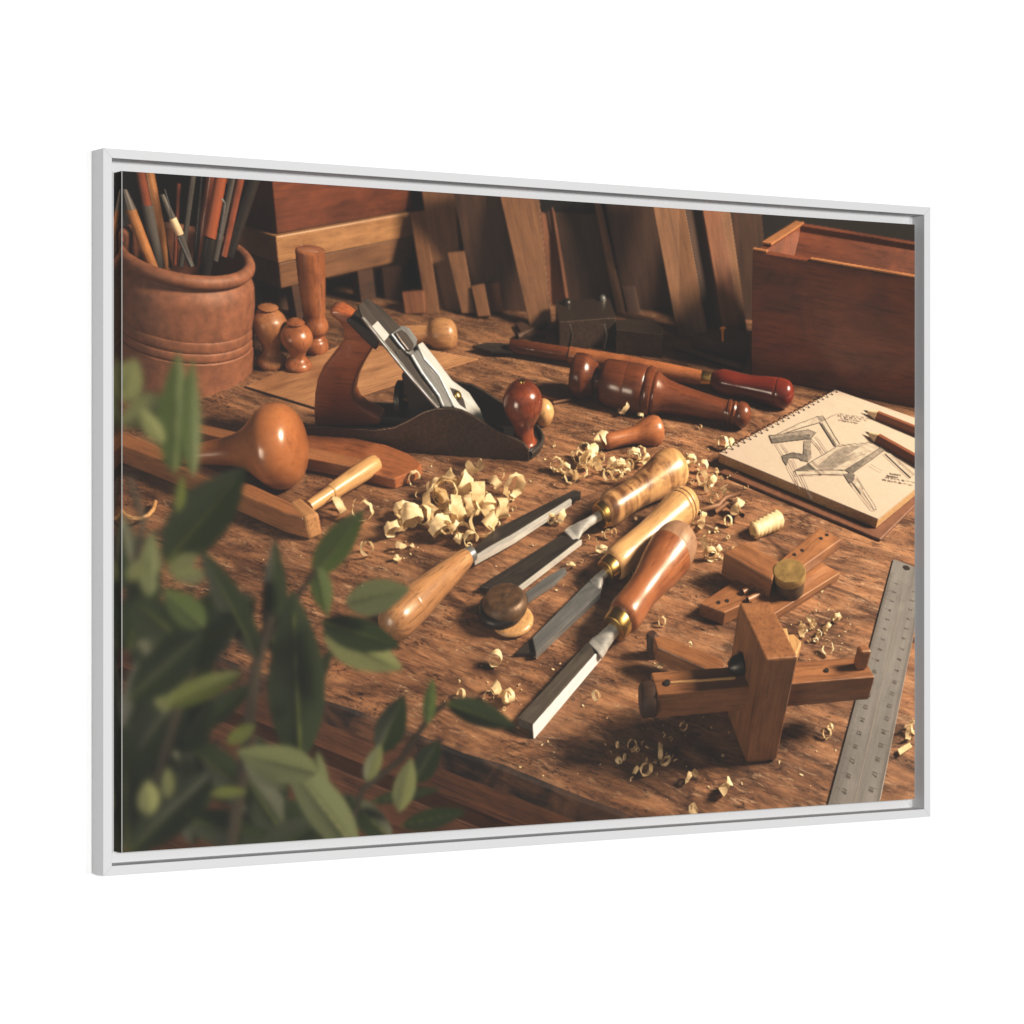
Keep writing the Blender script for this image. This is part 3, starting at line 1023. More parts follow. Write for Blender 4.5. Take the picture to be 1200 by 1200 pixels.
def neck(sec, mat, flat=2.6):
    """forged neck: sections (point, half width, half height) blended from round to flat"""
    pts = []
    for i in range(len(sec) - 1):
        for k in range(6):
            f = k / 6
            f2 = f * f * (3 - 2 * f)
            pts.append((sec[i][0].lerp(sec[i + 1][0], f), sec[i][1] + (sec[i + 1][1] - sec[i][1]) * f2, sec[i][2] + (sec[i + 1][2] - sec[i][2]) * f2))
    pts.append(sec[-1])
    vs, fs, m = [], [], 28
    ax = (sec[-1][0] - sec[0][0]).normalized()
    sd = ax.cross(UPV).normalized()
    up = sd.cross(ax)
    n = len(pts)
    for i, (p, w, h) in enumerate(pts):
        e = 2 + (flat - 2) * i / n * 2
        for q in range(m):
            a = 2 * math.pi * q / m
            c, s = math.cos(a), math.sin(a)
            vs.append(p + sd * (w * abs(c) ** (2 / e) * (1 if c > 0 else -1)) + up * (h * abs(s) ** (2 / e) * (1 if s > 0 else -1)))
    for i in range(n - 1):
        for q in range(m):
            q2 = (q + 1) % m
            fs.append((i * m + q, i * m + q2, (i + 1) * m + q2, (i + 1) * m + q))
    fs.append(tuple(range((n - 1) * m, n * m)))
    return tmesh(vs, fs, mat, smooth=True)


item('printed_chisel', 'printed chisel with a mottled yellow burl handle and a dark flat blade')
handle((708, 602), (797, 544), 0.013, 0.020, [(0, 15), (0.03, 18), (0.12, 20), (0.30, 18.5), (0.50, 21), (0.70, 26), (0.85, 28), (0.94, 25), (0.985, 15), (1, 5)], W_BURL)
handle((702, 605.5), (712, 599), 0.012, 0.013, [(0, 14), (0.1, 16), (0.9, 17), (1, 15)], M_BRASS)
neck([(P(706, 602, 0.013), 0.0042, 0.0042), (P(690, 612, 0.011), 0.0036, 0.0036), (P(680, 618, 0.008), 0.0055, 0.0032), (P(671, 626, 0.0040), 0.0090, 0.0026), (P(667, 630, 0.0034), 0.0092, 0.0024)], M_BRIGHT)
blade([(657, 627), (680, 632), (603, 690), (598, 694), (562, 687), (572, 680)], 0.0055, 0.0045, M_DSTEEL)
blade([(678, 633), (682, 632), (606, 690), (601, 692)], 0.0062, 0.005, M_BRIGHT)  # pale strip: lit right side of the blade put into colour

item('printed_chisel', 'printed chisel with a plain yellow handle ringed near its end and a steel blade')
handle((718, 664), (810, 584), 0.013, 0.020, [(0, 16), (0.03, 19), (0.12, 20), (0.40, 18.5), (0.62, 21), (0.80, 24.5), (0.83, 24.2), (0.84, 22.8), (0.85, 24), (0.875, 23.8), (0.885, 22.6), (0.895, 24), (0.95, 21), (0.985, 14), (1, 5)], W_PALE)
handle((709, 671), (722, 660), 0.012, 0.013, [(0, 13), (0.1, 16), (0.85, 17.5), (1, 16)], M_BRASS)
neck([(P(715, 667, 0.012), 0.0036, 0.0036), (P(706, 674, 0.010), 0.0032, 0.0034), (P(701, 681, 0.007), 0.0050, 0.0034), (P(697, 688, 0.0040), 0.0072, 0.0028)], M_BRIGHT)
blade([(691, 680), (700, 676), (705, 681), (704, 694), (628, 765), (624, 747)], 0.0065, 0.0055, M_STEEL)
blade([(624, 747), (628, 765), (604, 765)], 0.0035, 0.003, M_DSTEEL)

item('printed_chisel', 'printed large chisel with a red-brown handle, pale handle end and bright bevelled blade')
handle((728, 727), (803, 624), 0.016, 0.026, [(0, 17), (0.03, 22), (0.10, 23), (0.25, 21.5), (0.40, 24), (0.58, 30), (0.74, 33), (0.76, 32.2), (0.85, 31), (0.94, 25), (0.985, 14), (1, 5)], W_HANDLE, 52, W_HEND, 0.745)
handle((719, 737), (732, 720), 0.014, 0.016, [(0, 15), (0.08, 18.5), (0.85, 20.5), (1, 19)], M_BRASS)
neck([(P(727, 729, 0.015), 0.0050, 0.0050), (P(716, 741, 0.012), 0.0050, 0.0050), (P(708, 750, 0.009), 0.0058, 0.0048), (P(701, 758, 0.0060), 0.0076, 0.0044), (P(697, 763, 0.0050), 0.0078, 0.0040)], M_BRIGHT)
bt = [P(690, 751, 0.0085), P(697, 766, 0.0085), P(624, 848, 0.0085), P(607, 841, 0.0085)]
prism(bt, UPV * -0.007, M_BLADE, 0.0002, xdir=bt[3] - bt[0])
bb = [P(697.5, 766, 0.0084), P(705, 769, 0.0015), P(625, 864, 0.0015), P(624.5, 849, 0.0084)]
prism(bb, Vector((0.0006, 0, -0.0014)), M_BEVEL, 0.0, xdir=bb[3] - bb[0])

item('printed_gouge', 'printed narrow gouge with a big pale wooden handle half behind the leaves')
handle((548, 652), (452, 737), 0.014, 0.022, [(0, 8), (0.02, 12), (0.08, 14), (0.25, 17), (0.5, 21), (0.72, 24), (0.74, 22.8), (0.755, 24.5), (0.9, 24), (0.97, 17), (1, 6)], W_OAK)
handle((542, 656), (554, 648), 0.013, 0.013, [(0, 9), (0.1, 10.5), (0.9, 10), (1, 9)], M_STEEL)
blade([(552, 645), (580, 620), (640, 590), (672, 574), (681, 576), (680, 580), (668, 583), (590, 630), (556, 652)], 0.0095, 0.005, M_DSTEEL)
blade([(553, 651), (598, 627), (668, 584), (670, 586), (602, 631), (556, 656)], 0.0095, 0.005, M_BRIGHT)  # lit lower edge, painted as a brighter strip

# ---- file knob
item('printed_leather_knob')
kz = P(590, 722)
kk = mh(590, 715, kz)
c0 = P(592, 716, 0.006)
lathe(c0, c0 + UPV * 0.014, [(0, 20 * kk), (0.15, 25 * kk), (0.55, 26 * kk), (0.85, 22 * kk), (0.93, 17 * kk), (0.95, 6 * kk), (1, 2 * kk)], M_DBRASS, 40, 3)
c1 = P(587, 722, 0.003)
lathe(c1, c1 + UPV * 0.010, [(0, 20 * kk), (0.3, 26 * kk), (0.8, 26 * kk), (1, 20 * kk)], M_BLACK, 40, 2)
c2 = P(601, 730, 0.001)
lathe(c2, c2 + UPV * 0.005, [(0, 20 * kk), (0.3, 24 * kk), (0.8, 23 * kk), (1, 18 * kk)], W_PALE, 36, 2)
blade([(616, 694), (640, 676), (660, 665), (664, 668), (648, 683), (618, 702)], 0.006, 0.004, M_STEEL)

# ---- small turned handle
item('printed_small_handle')
handle((706, 518), (775, 503), 0.009, 0.011, [(0, 4), (0.03, 8), (0.1, 10), (0.35, 9.5), (0.55, 11), (0.70, 16), (0.82, 19), (0.93, 18), (0.985, 13), (1, 6)], W_HANDLE)

# ---- sketch book and pencils
item('printed_sketchbook', 'printed open sketchbook with a pencil drawing of a chair')
ph = 0.013
pA, pB, pD = P(843, 531, ph), P(979, 457, ph), P(1029, 608, ph)
pCn = pB + (pD - pA)
prism([pA, pB, pCn, pD], UPV * -0.0012, M_PAGE, 0.0)
prism([pA + UPV * -0.0013, pB + UPV * -0.0013, pCn + UPV * -0.0013, pD + UPV * -0.0013], UPV * -0.008, M_PAPER, 0.0004)
gA, gB, gD = P(843, 553, 0.003), P(985, 462, 0.003), P(1032, 632, 0.003)
prism([gA, gB, gB + (gD - gA), gD], UPV * -0.003, M_COVER, 0.001)
for kq in range(22):
    f = (kq + 0.5) / 22
    c = pA + (pB - pA) * f
    inn = (pD - pA).normalized()
    pts = []
    for t in range(9):
        a = math.pi * 2 * t / 9
        pts.append(c + inn * (0.0012 + 0.0034 * math.cos(a)) + UPV * (-0.001 + 0.0036 * math.sin(a)))
    tube(pts, 0.0006, M_BLK, 6)
    d0 = c + inn * 0.0048 + UPV * 0.0003
    lathe(d0, d0 + UPV * 0.0003, [(0, 0.0011), (1, 0.0011)], M_BLK, 8, 1)


def z8(x, y):
    return (820 + x / 4.0, 420 + y / 4.0)


LV = [0]


def fill(pts, mat):
    LV[0] += 1
    h = ph + 0.00015 + LV[0] * 0.00003
    vs = [P(*z8(x, y), h) for x, y in pts]
    tmesh(vs, [tuple(range(len(vs)))], mat)


def line(pts, w=0.9, mat=None, jit=1.5):
    LV[0] += 1
    h = ph + 0.00015 + LV[0] * 0.00003
    q = []
    for (x0, y0), (x1, y1) in zip(pts[:-1], pts[1:]):
        n = max(2, int(math.hypot(x1 - x0, y1 - y0) / 25))
        for i in range(n):
            q.append((x0 + (x1 - x0) * i / n, y0 + (y1 - y0) * i / n))
    q.append(pts[-1])
    V = [P(*z8(x + random.uniform(-jit, jit), y + random.uniform(-jit, jit)), h) for x, y in q]
    vs, fs = [], []
    for i, p in enumerate(V):
        d = (V[min(i + 1, len(V) - 1)] - V[max(0, i - 1)]).normalized()
        s = d.cross(UPV) * (w * 0.00046 * random.uniform(0.7, 1.2))
        vs += [p - s, p + s]
    for i in range(len(V) - 1):
        fs.append((2 * i, 2 * i + 1, 2 * i + 3, 2 * i + 2))
    tmesh(vs, fs, mat or M_INK)


def shade(pts, n, mat, w=0.7):
    """hatching between edges pts[0]-pts[1] and pts[3]-pts[2]"""
    for i in range(n):
        f = (i + random.random() * 0.8) / n
        a = [pts[0][j] + (pts[1][j] - pts[0][j]) * f for j in (0, 1)]
        b = [pts[3][j] + (pts[2][j] - pts[3][j]) * f for j in (0, 1)]
        line([a, b], w, mat, 2)


def z9(x, y):
    """coordinates of the sketch trace -> the 4x trace used by fill and line"""
    return ((890 + x / 6.486 - 820) * 4, (470 + y / 6.486 - 420) * 4)


def F9(pts, mat):
    fill([z9(*p) for p in pts], mat)


def L9(pts, w=0.8, mat=None, jit=0.8):
    line([z9(*p) for p in pts], w, mat, jit)


# chair drawing
F9([(375, 470), (520, 385), (600, 335), (880, 310), (930, 345), (650, 520), (470, 525)], M_GREY3)
F9([(430, 500), (555, 392), (640, 350), (790, 332), (640, 420), (530, 515)], M_GREY1)
F9([(470, 515), (560, 440), (720, 400), (640, 470), (560, 518)], M_GREY1)
for q in range(9):
    L9([(455 + q * 24, 512 - q * 6), (600 + q * 26, 365 + q * 4)], 0.5, M_GREY2, 2)
F9([(268, 522), (380, 472), (440, 522)], M_GREY2)
F9([(268, 525), (470, 527), (652, 521), (650, 555), (280, 560)], M_GREY3)
F9([(652, 525), (922, 352), (952, 370), (722, 535), (690, 548)], M_GREY1)
F9([(652, 525), (780, 440), (800, 460), (722, 535), (690, 548)], M_GREY2)
F9([(640, 556), (702, 540), (726, 560), (715, 612), (682, 626)], M_GREY2)
F9([(75, 258), (130, 256), (370, 215), (432, 240), (390, 282), (100, 318)], M_GREY1)
F9([(80, 285), (240, 262), (385, 250), (380, 284), (100, 318)], M_GREY2)
F9([(170, 415), (250, 390), (330, 402), (350, 450), (320, 452), (300, 435), (222, 430), (208, 492), (180, 452)], M_GREY2)
F9([(340, 300), (395, 285), (390, 350), (396, 430), (370, 462), (330, 450), (335, 380)], M_GREY1)
F9([(338, 360), (362, 372), (368, 460), (330, 452)], M_GREY2)
F9([(368, 465), (402, 455), (502, 545), (470, 562)], M_GREY3)
F9([(430, 118), (482, 115), (610, 330), (582, 345), (460, 165)], M_GREY3)
F9([(128, 252), (300, 170), (440, 116), (470, 160), (320, 200), (150, 262)], M_GREY3)
F9([(462, 168), (480, 170), (588, 335), (572, 342)], M_GREY2)
F9([(432, 116), (482, 112), (496, 150), (462, 160)], M_GREY1)
F9([(952, 395), (992, 398), (1180, 560), (1150, 582)], M_GREY3)
F9([(705, 615), (738, 585), (790, 660), (775, 705)], M_GREY3)
for pts, w in (([(75, 258), (130, 256), (370, 215), (432, 240), (390, 282), (100, 318), (75, 258)], 0.8), ([(135, 250), (300, 170), (440, 116)], 1.0), ([(150, 258), (320, 200), (468, 158)], 0.6), ([(430, 118), (482, 112), (612, 332)], 0.9),
               ([(120, 320), (180, 415)], 0.8), ([(160, 320), (216, 392)], 0.7), ([(395, 285), (482, 396)], 0.7), ([(430, 268), (516, 388)], 0.7), ([(402, 300), (500, 392)], 0.5), ([(222, 440), (262, 520)], 0.7), ([(250, 440), (282, 508)], 0.6),
               ([(212, 492), (308, 672)], 0.7), ([(270, 565), (302, 668)], 0.6), ([(300, 562), (392, 742)], 0.7), ([(322, 560), (402, 745)], 0.6), ([(268, 525), (650, 522)], 0.7), ([(280, 562), (470, 556), (650, 556)], 0.8), ([(268, 525), (280, 562)], 0.8),
               ([(520, 385), (602, 335), (880, 310)], 0.8), ([(375, 470), (520, 385)], 0.8), ([(655, 520), (930, 348)], 0.9), ([(722, 536), (952, 372)], 0.8), ([(372, 468), (470, 560)], 0.8), ([(402, 456), (502, 545)], 0.7),
               ([(702, 622), (860, 822), (888, 826), (880, 800), (738, 575)], 0.8), ([(690, 600), (720, 640)], 0.9), ([(722, 620), (862, 806)], 0.4), ([(952, 398), (1150, 582)], 0.7), ([(992, 396), (1182, 560)], 0.7),
               ([(500, 136), (560, 106), (602, 94)], 0.5), ([(840, 478), (900, 515), (935, 530)], 0.5), ([(170, 415), (250, 390), (330, 402)], 0.8)):
    L9(pts, w)


def scribble(x0, y0, x1, y1, amp, n):
    x = 0.0
    while x < 1:
        wlen = random.uniform(0.07, 0.2)
        pts = []
        m = random.randint(4, 8)
        for i in range(m):
            f = min(1, x + wlen * i / m)
            pts.append((x0 + (x1 - x0) * f + random.uniform(-2, 2), y0 + (y1 - y0) * f + (amp if i % 2 else -amp) * random.uniform(0.3, 1)))
        line(pts, 0.75, None, 0.5)
        x += wlen + 0.035


scribble(655, 262, 790, 282, 7, 10)
scribble(662, 282, 750, 296, 5, 8)
scribble(890, 540, 945, 550, 6, 6)
scribble(870, 558, 1010, 584, 6, 10)


def pencil(tip, end, wpx, label):
    item('printed_pencil', label)
    T, E = P(*tip, ph + 0.003), P(*end, ph + 0.0045)
    L = (E - T).length
    k = mv(1060, 505, T)
    lathe(T, E, [(0.0, 0.4 * k), (0.05 * 0.16 / L, 1.2 * k)], M_INK, 6, 1)
    c1 = 0.017 / L
    lathe(T, T + (E - T) * c1, [(0, 0.3 * k), (0.3, wpx * 0.3 * k)], M_INK, 12, 1)
    lathe(T, T + (E - T) * c1, [(0.3, wpx * 0.3 * k), (1, wpx * k)], M_LEAD, 12, 1)
    lathe(T + (E - T) * c1, E, [(0, wpx * k), (1, wpx * k)], M_PENCIL, 6, 1)


pencil((1012, 481), (1110, 520), 6.0, 'printed brown pencil, the upper of two on the sketchbook')
pencil((1014, 506), (1110, 560), 6.5, 'printed brown pencil, the lower of two on the sketchbook')

# ---- marking gauges
item('printed_marking_gauge', 'printed large marking gauge standing on its square head with a long beam')
hb = 0.0195
u1 = (P(1018, 820, hb) - P(768, 842, hb)).normalized()
u2 = Vector((-u1.y, u1.x, 0))
F0 = P(875, 897)
ztg = PY(889, 773, F0.y).z
back = P(857, 705, ztg) - P(888, 773, ztg)
u2 = back.normalized()
FT = 0.021
fw_ = u1 * FT
hs = []
for (f, z) in ((0, 0.004), (0.02, 0.001), (0.06, 0.0), (0.8, 0.0), (1.0, 0.012), (1.0, 0.93), (0.98, 1.0), (0.0, 1.0)):
    hs.append(F0 + back * f + UPV * (z * ztg if z > 0.02 else z))
prism(hs, fw_, W_GAUGE, 0.0012, xdir=UPV)
bo = F0 + back * 0.30
nrm = Vector((u1.y, -u1.x, 0))


def on_beam(x, y):
    return PW(x, y, bo, nrm)


bl0, bl1 = on_beam(768, 842), on_beam(768, 815)
br0, br1 = on_beam(1018, 820), on_beam(1020, 793)
zb0 = (bl0.z + br0.z) / 2
zb1 = (bl1.z + br1.z) / 2
BD = back.length * 0.36
x0p = Vector((bl0.x, bl0.y, zb0))
x1p = Vector((br0.x, br0.y, zb0))
prism([x0p, x1p, x1p + u2 * BD, x0p + u2 * BD], UPV * (zb1 - zb0), W_GAUGE, 0.0008)
# slot, pin, wedge, pegs
bx = (x1p - x0p)
topz = Vector((0, 0, zb1 - zb0))
s_ = x0p + topz + u2 * BD * 0.45 + UPV * 0.0003
tube([s_ + bx * 0.05, s_ + bx * 0.36], 0.0009, W_PALE)
lathe(s_ + bx * 0.055, s_ + bx * 0.055 + UPV * 0.001, [(0, 0.0022), (1, 0.002)], M_BLK, 12, 1)
lathe(s_ + bx * 0.79, s_ + bx * 0.79 + UPV * 0.0008, [(0, 0.0016), (1, 0.0014)], M_BLK, 12, 1)
pn = x0p + bx * 0.93 + topz + u2 * BD * 0.35
prism([pn, pn + u1 * 0.008, pn + u1 * 0.008 + u2 * 0.006, pn + u2 * 0.006], UPV * 0.014, W_GAUGE, 0.0015)
pl_ = x0p + topz * 0.45 + u2 * BD * 0.4
lathe(pl_, pl_ - u1 * 0.009, [(0, 0.010), (0.8, 0.010), (1, 0.008)], W_BACKD, 20, 1)
prism([F0 + fw_ + back * 0.75 + UPV * zb1, F0 + fw_ + back * 0.75 + UPV * zb1 + u1 * 0.014, F0 + fw_ + back * 1.0 + UPV * zb1 + u1 * 0.017, F0 + fw_ + back * 1.0 + UPV * zb1], UPV * 0.012, W_PALE, 0.0012)
lathe(F0 + back * 0.62 + UPV * (zb1 + 0.003), F0 + back * 0.62 + UPV * (zb1 + 0.001) - u1 * 0.009, [(0, 0.007), (0.6, 0.006), (1, 0.003)], M_BLK, 20, 1)

item('printed_gauge_arm')
slab([(766, 746), (778, 745), (846, 772), (850, 782), (832, 786), (770, 758)], 0.022, 0.012, W_GAUGE, 0.0008)
c = P(765, 768)
lathe(c, PY(764, 742, c.y), [(0, 0.0045), (0.9, 0.0045), (1, 0.003)], W_BACKD, 16, 1)

item('printed_marking_gauge', 'printed low marking gauge with two bars and a brass thumb screw')
g1 = 0.011
slab([(820, 707), (862, 679), (910, 690), (849, 718)], g1, g1, W_GAUGE, 0.0008)
slab([(878, 703), (957, 656), (985, 671), (897, 726)], g1 + 0.001, 0.0055, W_GAUGE, 0.0007)
slab([(880, 704), (956, 658), (984, 673), (899, 728)], g1 - 0.0052, 0.0057, W_GAUGE, 0.0007)
slab([(905, 664), (959, 618.5), (986.5, 631.5), (930, 672)], 0.0245, 0.0095, W_GAUGE, 0.0010)
slab([(848, 647), (873, 635), (913, 657), (905, 680)], 0.027, 0.0205, W_GAUGE, 0.0012)
for bx_ in ((870, 694, 890, 684), (876, 703, 903, 690)):
    tube([P(bx_[0], bx_[1], 0.013), P(bx_[2], bx_[3], 0.013)], 0.0022, W_MID)
for x, y, h in ((969, 627, 0.0246), (962, 631, 0.0246), (940, 645, 0.0246), (931, 650, 0.0246), (842, 706, 0.0112), (852, 704, 0.0112)):
    lathe(P(x, y, h), P(x, y, h) + UPV * 0.0004, [(0, 0.0018), (1, 0.0016)], M_BLK, 10, 1)
c = P(925, 692, g1 + 0.001)
kk = mh(925, 690, c)
ct = PY(925, 668, c.y)
lathe(c, ct, [(0, 15 * kk), (0.05, 16 * kk), (0.62, 16 * kk), (0.66, 15 * kk)], M_DBRASS, 40, 1)
lathe(c + (ct - c) * 0.62, ct, [(0, 17 * kk), (0.15, 18 * kk), (0.8, 18 * kk), (0.98, 17.2 * kk), (1, 16 * kk)], M_CAP, 48, 1)
item('printed_wooden_knob', 'printed small pale wooden stub behind the large gauge')
slab([(908, 744), (930, 742), (940, 752), (933, 770), (912, 768)], 0.012, 0.012, W_PALE, 0.0015)

# ---- steel rule
item('printed_steel_rule')
rA, rB, rC, rD = P(1049, 655, 0.0015), P(1101, 640, 0.0015), P(1030, 960, 0.0015), P(968.5, 960, 0.0015)
rA2 = P(1056, 650, 0.0015)
rv = (rD - rA).normalized()
rw = (rC - rD)
rwn = rv.cross(UPV)
if rwn.x < 0:
    rwn = -rwn
WR = rw.dot(rwn)
rt0 = P(1047, 655, 0.0015)
LR = (rD - rt0).length
prism([rt0, rt0 + rwn * WR, rt0 + rwn * WR + rv * LR * 1.05, rt0 + rv * LR * 1.05], UPV * -0.0014, M_RULER, 0.0003)
hc = rt0 + rwn * WR * 0.42 + rv * 0.006 + UPV * 0.0001
lathe(hc, hc + UPV * 0.0002, [(0, 0.0032), (1, 0.0032)], M_BLK, 20, 1)
tvs, tfs = [], []


def tick(t, f0, f1, w):
    p, q = rt0 + rv * t + rwn * WR * f0 + UPV * 0.00012, rt0 + rv * t + rwn * WR * f1 + UPV * 0.00012
    s = rv * w
    n = len(tvs)
    tvs.extend([p - s, p + s, q + s, q - s])
    tfs.append((n, n + 1, n + 2, n + 3))


t = 0.02
i = 0
while t < LR * 1.04:
    big = i % 10 == 0
    mid = i % 5 == 0
    ln = 0.16 if big else 0.12 if mid else 0.08
    tick(t, 0.0, ln, 0.00012)
    tick(t, 1.0, 1.0 - ln, 0.00012)
    t += 0.0012
    i += 1
tmesh(tvs, tfs, tplain('rule_marks', (0.10, 0.095, 0.09), 0.6))
for f in (0.5,):
    p, q = rt0 + rwn * WR * f + rv * 0.05 + UPV * 0.00012, rt0 + rwn * WR * f + rv * LR * 1.04 + UPV * 0.00012
    tmesh([p, p + rwn * 0.0004, q + rwn * 0.0004, q], [(0, 1, 2, 3)], tplain('rule_line', (0.2, 0.19, 0.18), 0.6))
M_NUM = tplain('rule_numbers', (0.035, 0.033, 0.03), 0.6)


def numeral(txt, t, f, size):
    cu = bpy.data.curves.new('pic', 'FONT')
    cu.body, cu.size, cu.align_x, cu.align_y = txt, size, 'CENTER', 'CENTER'
    cu.offset = size * 0.02
    cu.materials.append(M_NUM)
    o = bpy.data.objects.new('pic', cu)
    C.objects.link(o)
    M = Matrix((rv, UPV.cross(rv), UPV)).transposed().to_4x4()
    M.translation = rt0 + rv * t + rwn * WR * f + UPV * 0.00015
    o.matrix_world = M
    temp(o)


n = 1
t = 0.032
while t < LR * 1.03:
    numeral(str(n), t, 0.25, 0.0044)
    numeral(str(n), t + 0.002, 0.77, 0.0044)
    t += 0.012
    n += 1


# ---- shavings
def ribbon(center, r0, width, turns, yaw, tilt, seed, ruffle=0.12, cone=0.35, n=None, roll=0.0):
    rd = random.Random(seed)
    n = n or int(14 * turns) + 6
    M = Matrix.Rotation(yaw, 3, 'Z') @ Matrix.Rotation(tilt, 3, 'X') @ Matrix.Rotation(roll, 3, 'Y')
    drift = rd.uniform(-0.5, 0.5) * width * max(turns, 0.8)
    a0 = rd.uniform(0, 6.28)
    vs, fs = [], []
    cols = 5
    for i in range(n + 1):
        u = i / n
        a = a0 + u * turns * 2 * math.pi
        r = r0 * (1 - cone * u) * (1 + 0.10 * mnoise.noise(Vector((u * 5, seed * 1.7, 0))))
        w = width * (0.75 + 0.5 * mnoise.noise(Vector((u * 4, seed * 0.37, 5)))) * (min(1, 5 * u + 0.35)) * min(1, 5 * (1 - u) + 0.3)
        for c in range(cols):
            f = c / (cols - 1) - 0.5
            rj = r * (1 + (ruffle * math.sin(a * 7 + seed) * abs(f) * 1.6) + 0.25 * f * cone)
            j = 0.22 * width * mnoise.noise(Vector((u * 16, c * 2.1, seed * 0.9)))
            v = Vector((math.cos(a) * rj, f * w + drift * (u - 0.5) + j, math.sin(a) * rj))
            vs.append(M @ v)
    for i in range(n):
        for c in range(cols - 1):
            q = i * cols + c
            fs.append((q, q + 1, q + cols + 1, q + cols))
    mz = min(v.z for v in vs)
    vs = [v + Vector((center.x, center.y, center.z - mz + 0.0003)) for v in vs]
    o = tmesh(vs, fs, M_SHAV, smooth=True)
    s = o.modifiers.new('s', 'SUBSURF')
    s.levels = s.render_levels = 1
    return o


sid = [0]


def shav(x, y, r, turns=None, h=0.0, w=None, lab=None, new=True, **k):
    """a curl whose centre shows at pixel x, y with a radius of r pixels"""
    sid[0] += 1
    rd = random.Random(sid[0] * 7 + 3)
    g = P(x, y + r * 0.7, h)
    s = mv(x, y, g)
    if new:
        item('printed_wood_shaving', lab)
    return ribbon(g, r * s * 0.95, (w or rd.uniform(0.55, 1.15)) * r * s, (turns * 1.15 if turns else 0) or rd.uniform(0.6, 1.6), k.pop('yaw', rd.uniform(0, 6.28)), k.pop('tilt', rd.uniform(-0.9, 0.9)), sid[0],
                  ruffle=k.pop('ruffle', rd.uniform(0.05, 0.25)), **k)


# big pile: the single curls that show
for (x, y, r, t, h) in ((487, 560, 8, 0.6, 0), (497, 575, 9, 0.5, 0), (555, 545, 12, 0.45, 0.016), (586, 556, 7, 0.8, 0.004), (603, 573, 15, 0.9, 0.0), (590, 597, 12, 1.0, 0.0), (524, 580, 17, 1.2, 0.004), (543, 570, 14, 1.3, 0.008),
                        (513, 573, 11, 1.1, 0.008), (562, 582, 16, 0.9, 0.004), (536, 600, 17, 1.2, 0.0), (512, 592, 15, 1.1, 0.002), (485, 609, 14, 1.3, 0.0), (461, 622, 10, 1.1, 0.0), (515, 617, 14, 1.2, 0.0), (498, 605, 12, 0.9, 0.002),
                        (543, 622, 9, 1.2, 0.0), (565, 612, 16, 0.7, 0.002), (553, 632, 10, 0.6, 0.0), (580, 568, 9, 0.7, 0.003), (530, 562, 10, 0.8, 0.012), (573, 595, 11, 0.9, 0.003), (527, 612, 10, 0.8, 0.004), (551, 592, 12, 0.9, 0.008),
                        (470, 640, 7, 0.7, 0), (467, 655, 5, 0.6, 0), (484, 640, 3, 0.6, 0), (400, 592, 11, 0.8, 0), (428, 600, 13, 0.7, 0), (432, 643, 9, 0.8, 0)):
    shav(x, y, r * 1.25, t * 1.2, h * 0.8, w=0.8 + 0.07 * (int(x) % 9))
rq = random.Random(8)
for q in range(16):
    a_, d_ = rq.uniform(0, 6.28), rq.random() ** 0.6
    shav(528 + 72 * d_ * math.cos(a_), 598 + 36 * d_ * math.sin(a_), rq.uniform(7, 13), rq.uniform(0.9, 2.2), rq.uniform(0, 0.008), new=(q == 0), ruffle=0.25, w=rq.uniform(0.8, 1.7))
# second pile, fine crumpled curls
for (x, y, r) in ((652, 545, 9), (662, 550, 8), (668, 558, 9), (683, 530, 11), (690, 540, 11), (677, 537, 9), (700, 545, 9), (682, 553, 8), (694, 531, 8), (702, 538, 7), (717, 545, 8), (725, 546, 8), (742, 536, 9), (750, 533, 9),
                  (738, 545, 7), (712, 557, 7), (722, 558, 7), (756, 540, 7), (733, 552, 6)):
    shav(x, y, r * 1.2, random.uniform(1.0, 2.2), random.choice((0, 0, 0.003)), ruffle=0.3)
# single curls over the bench
for (x, y, r, t) in ((732, 477, 11, 1.0), (750, 486, 5, 0.5), (706, 516, 12, 0.8), (808, 540, 9, 0.8), (800, 547, 8, 0.8), (822, 547, 9, 0.5), (822, 560, 10, 0.9), (834, 565, 9, 0.7), (845, 520, 9, 0.8), (855, 521, 8, 0.7), (836, 585, 7, 0.8),
                     (828, 571, 7, 0.8), (850, 577, 8, 0.4), (863, 595, 12, 0.7), (852, 611, 7, 0.8), (812, 604, 11, 0.8), (822, 611, 11, 0.6), (825, 637, 9, 0.8), (832, 650, 9, 1.0), (841, 645, 6, 0.8), (646, 609, 7, 1.0), (658, 606, 9, 0.7),
                     (713, 627, 6, 0.8), (719, 624, 5, 0.6), (705, 643, 9, 0.8), (669, 660, 7, 0.8), (581, 772, 10, 0.6), (583, 808, 9, 0.9), (596, 817, 9, 1.0), (573, 816, 8, 0.8), (541, 812, 8, 0.5), (699, 815, 7, 0.9), (740, 872, 7, 0.8),
                     (773, 880, 10, 1.0), (780, 890, 8, 0.8), (756, 900, 9, 0.9), (745, 902, 6, 0.7), (725, 890, 5, 0.7), (812, 947, 7, 0.9), (850, 920, 11, 0.6), (806, 911, 7, 1.0), (814, 905, 5, 0.8), (968, 858, 7, 1.0), (972, 852, 5, 0.8),
                     (938, 738, 9, 0.8), (950, 728, 9, 0.7), (967, 735, 7, 0.8), (978, 724, 9, 0.6), (968, 759, 9, 0.7), (1062, 858, 9, 0.8), (1069, 852, 8, 0.8), (912, 746, 7, 0.8), (772, 780, 6, 0.7), (775, 728, 6, 0.8), (800, 851, 6, 0.8), (808, 756, 4, 0.7)):
    shav(x, y, r * 1.15, t * 1.35)
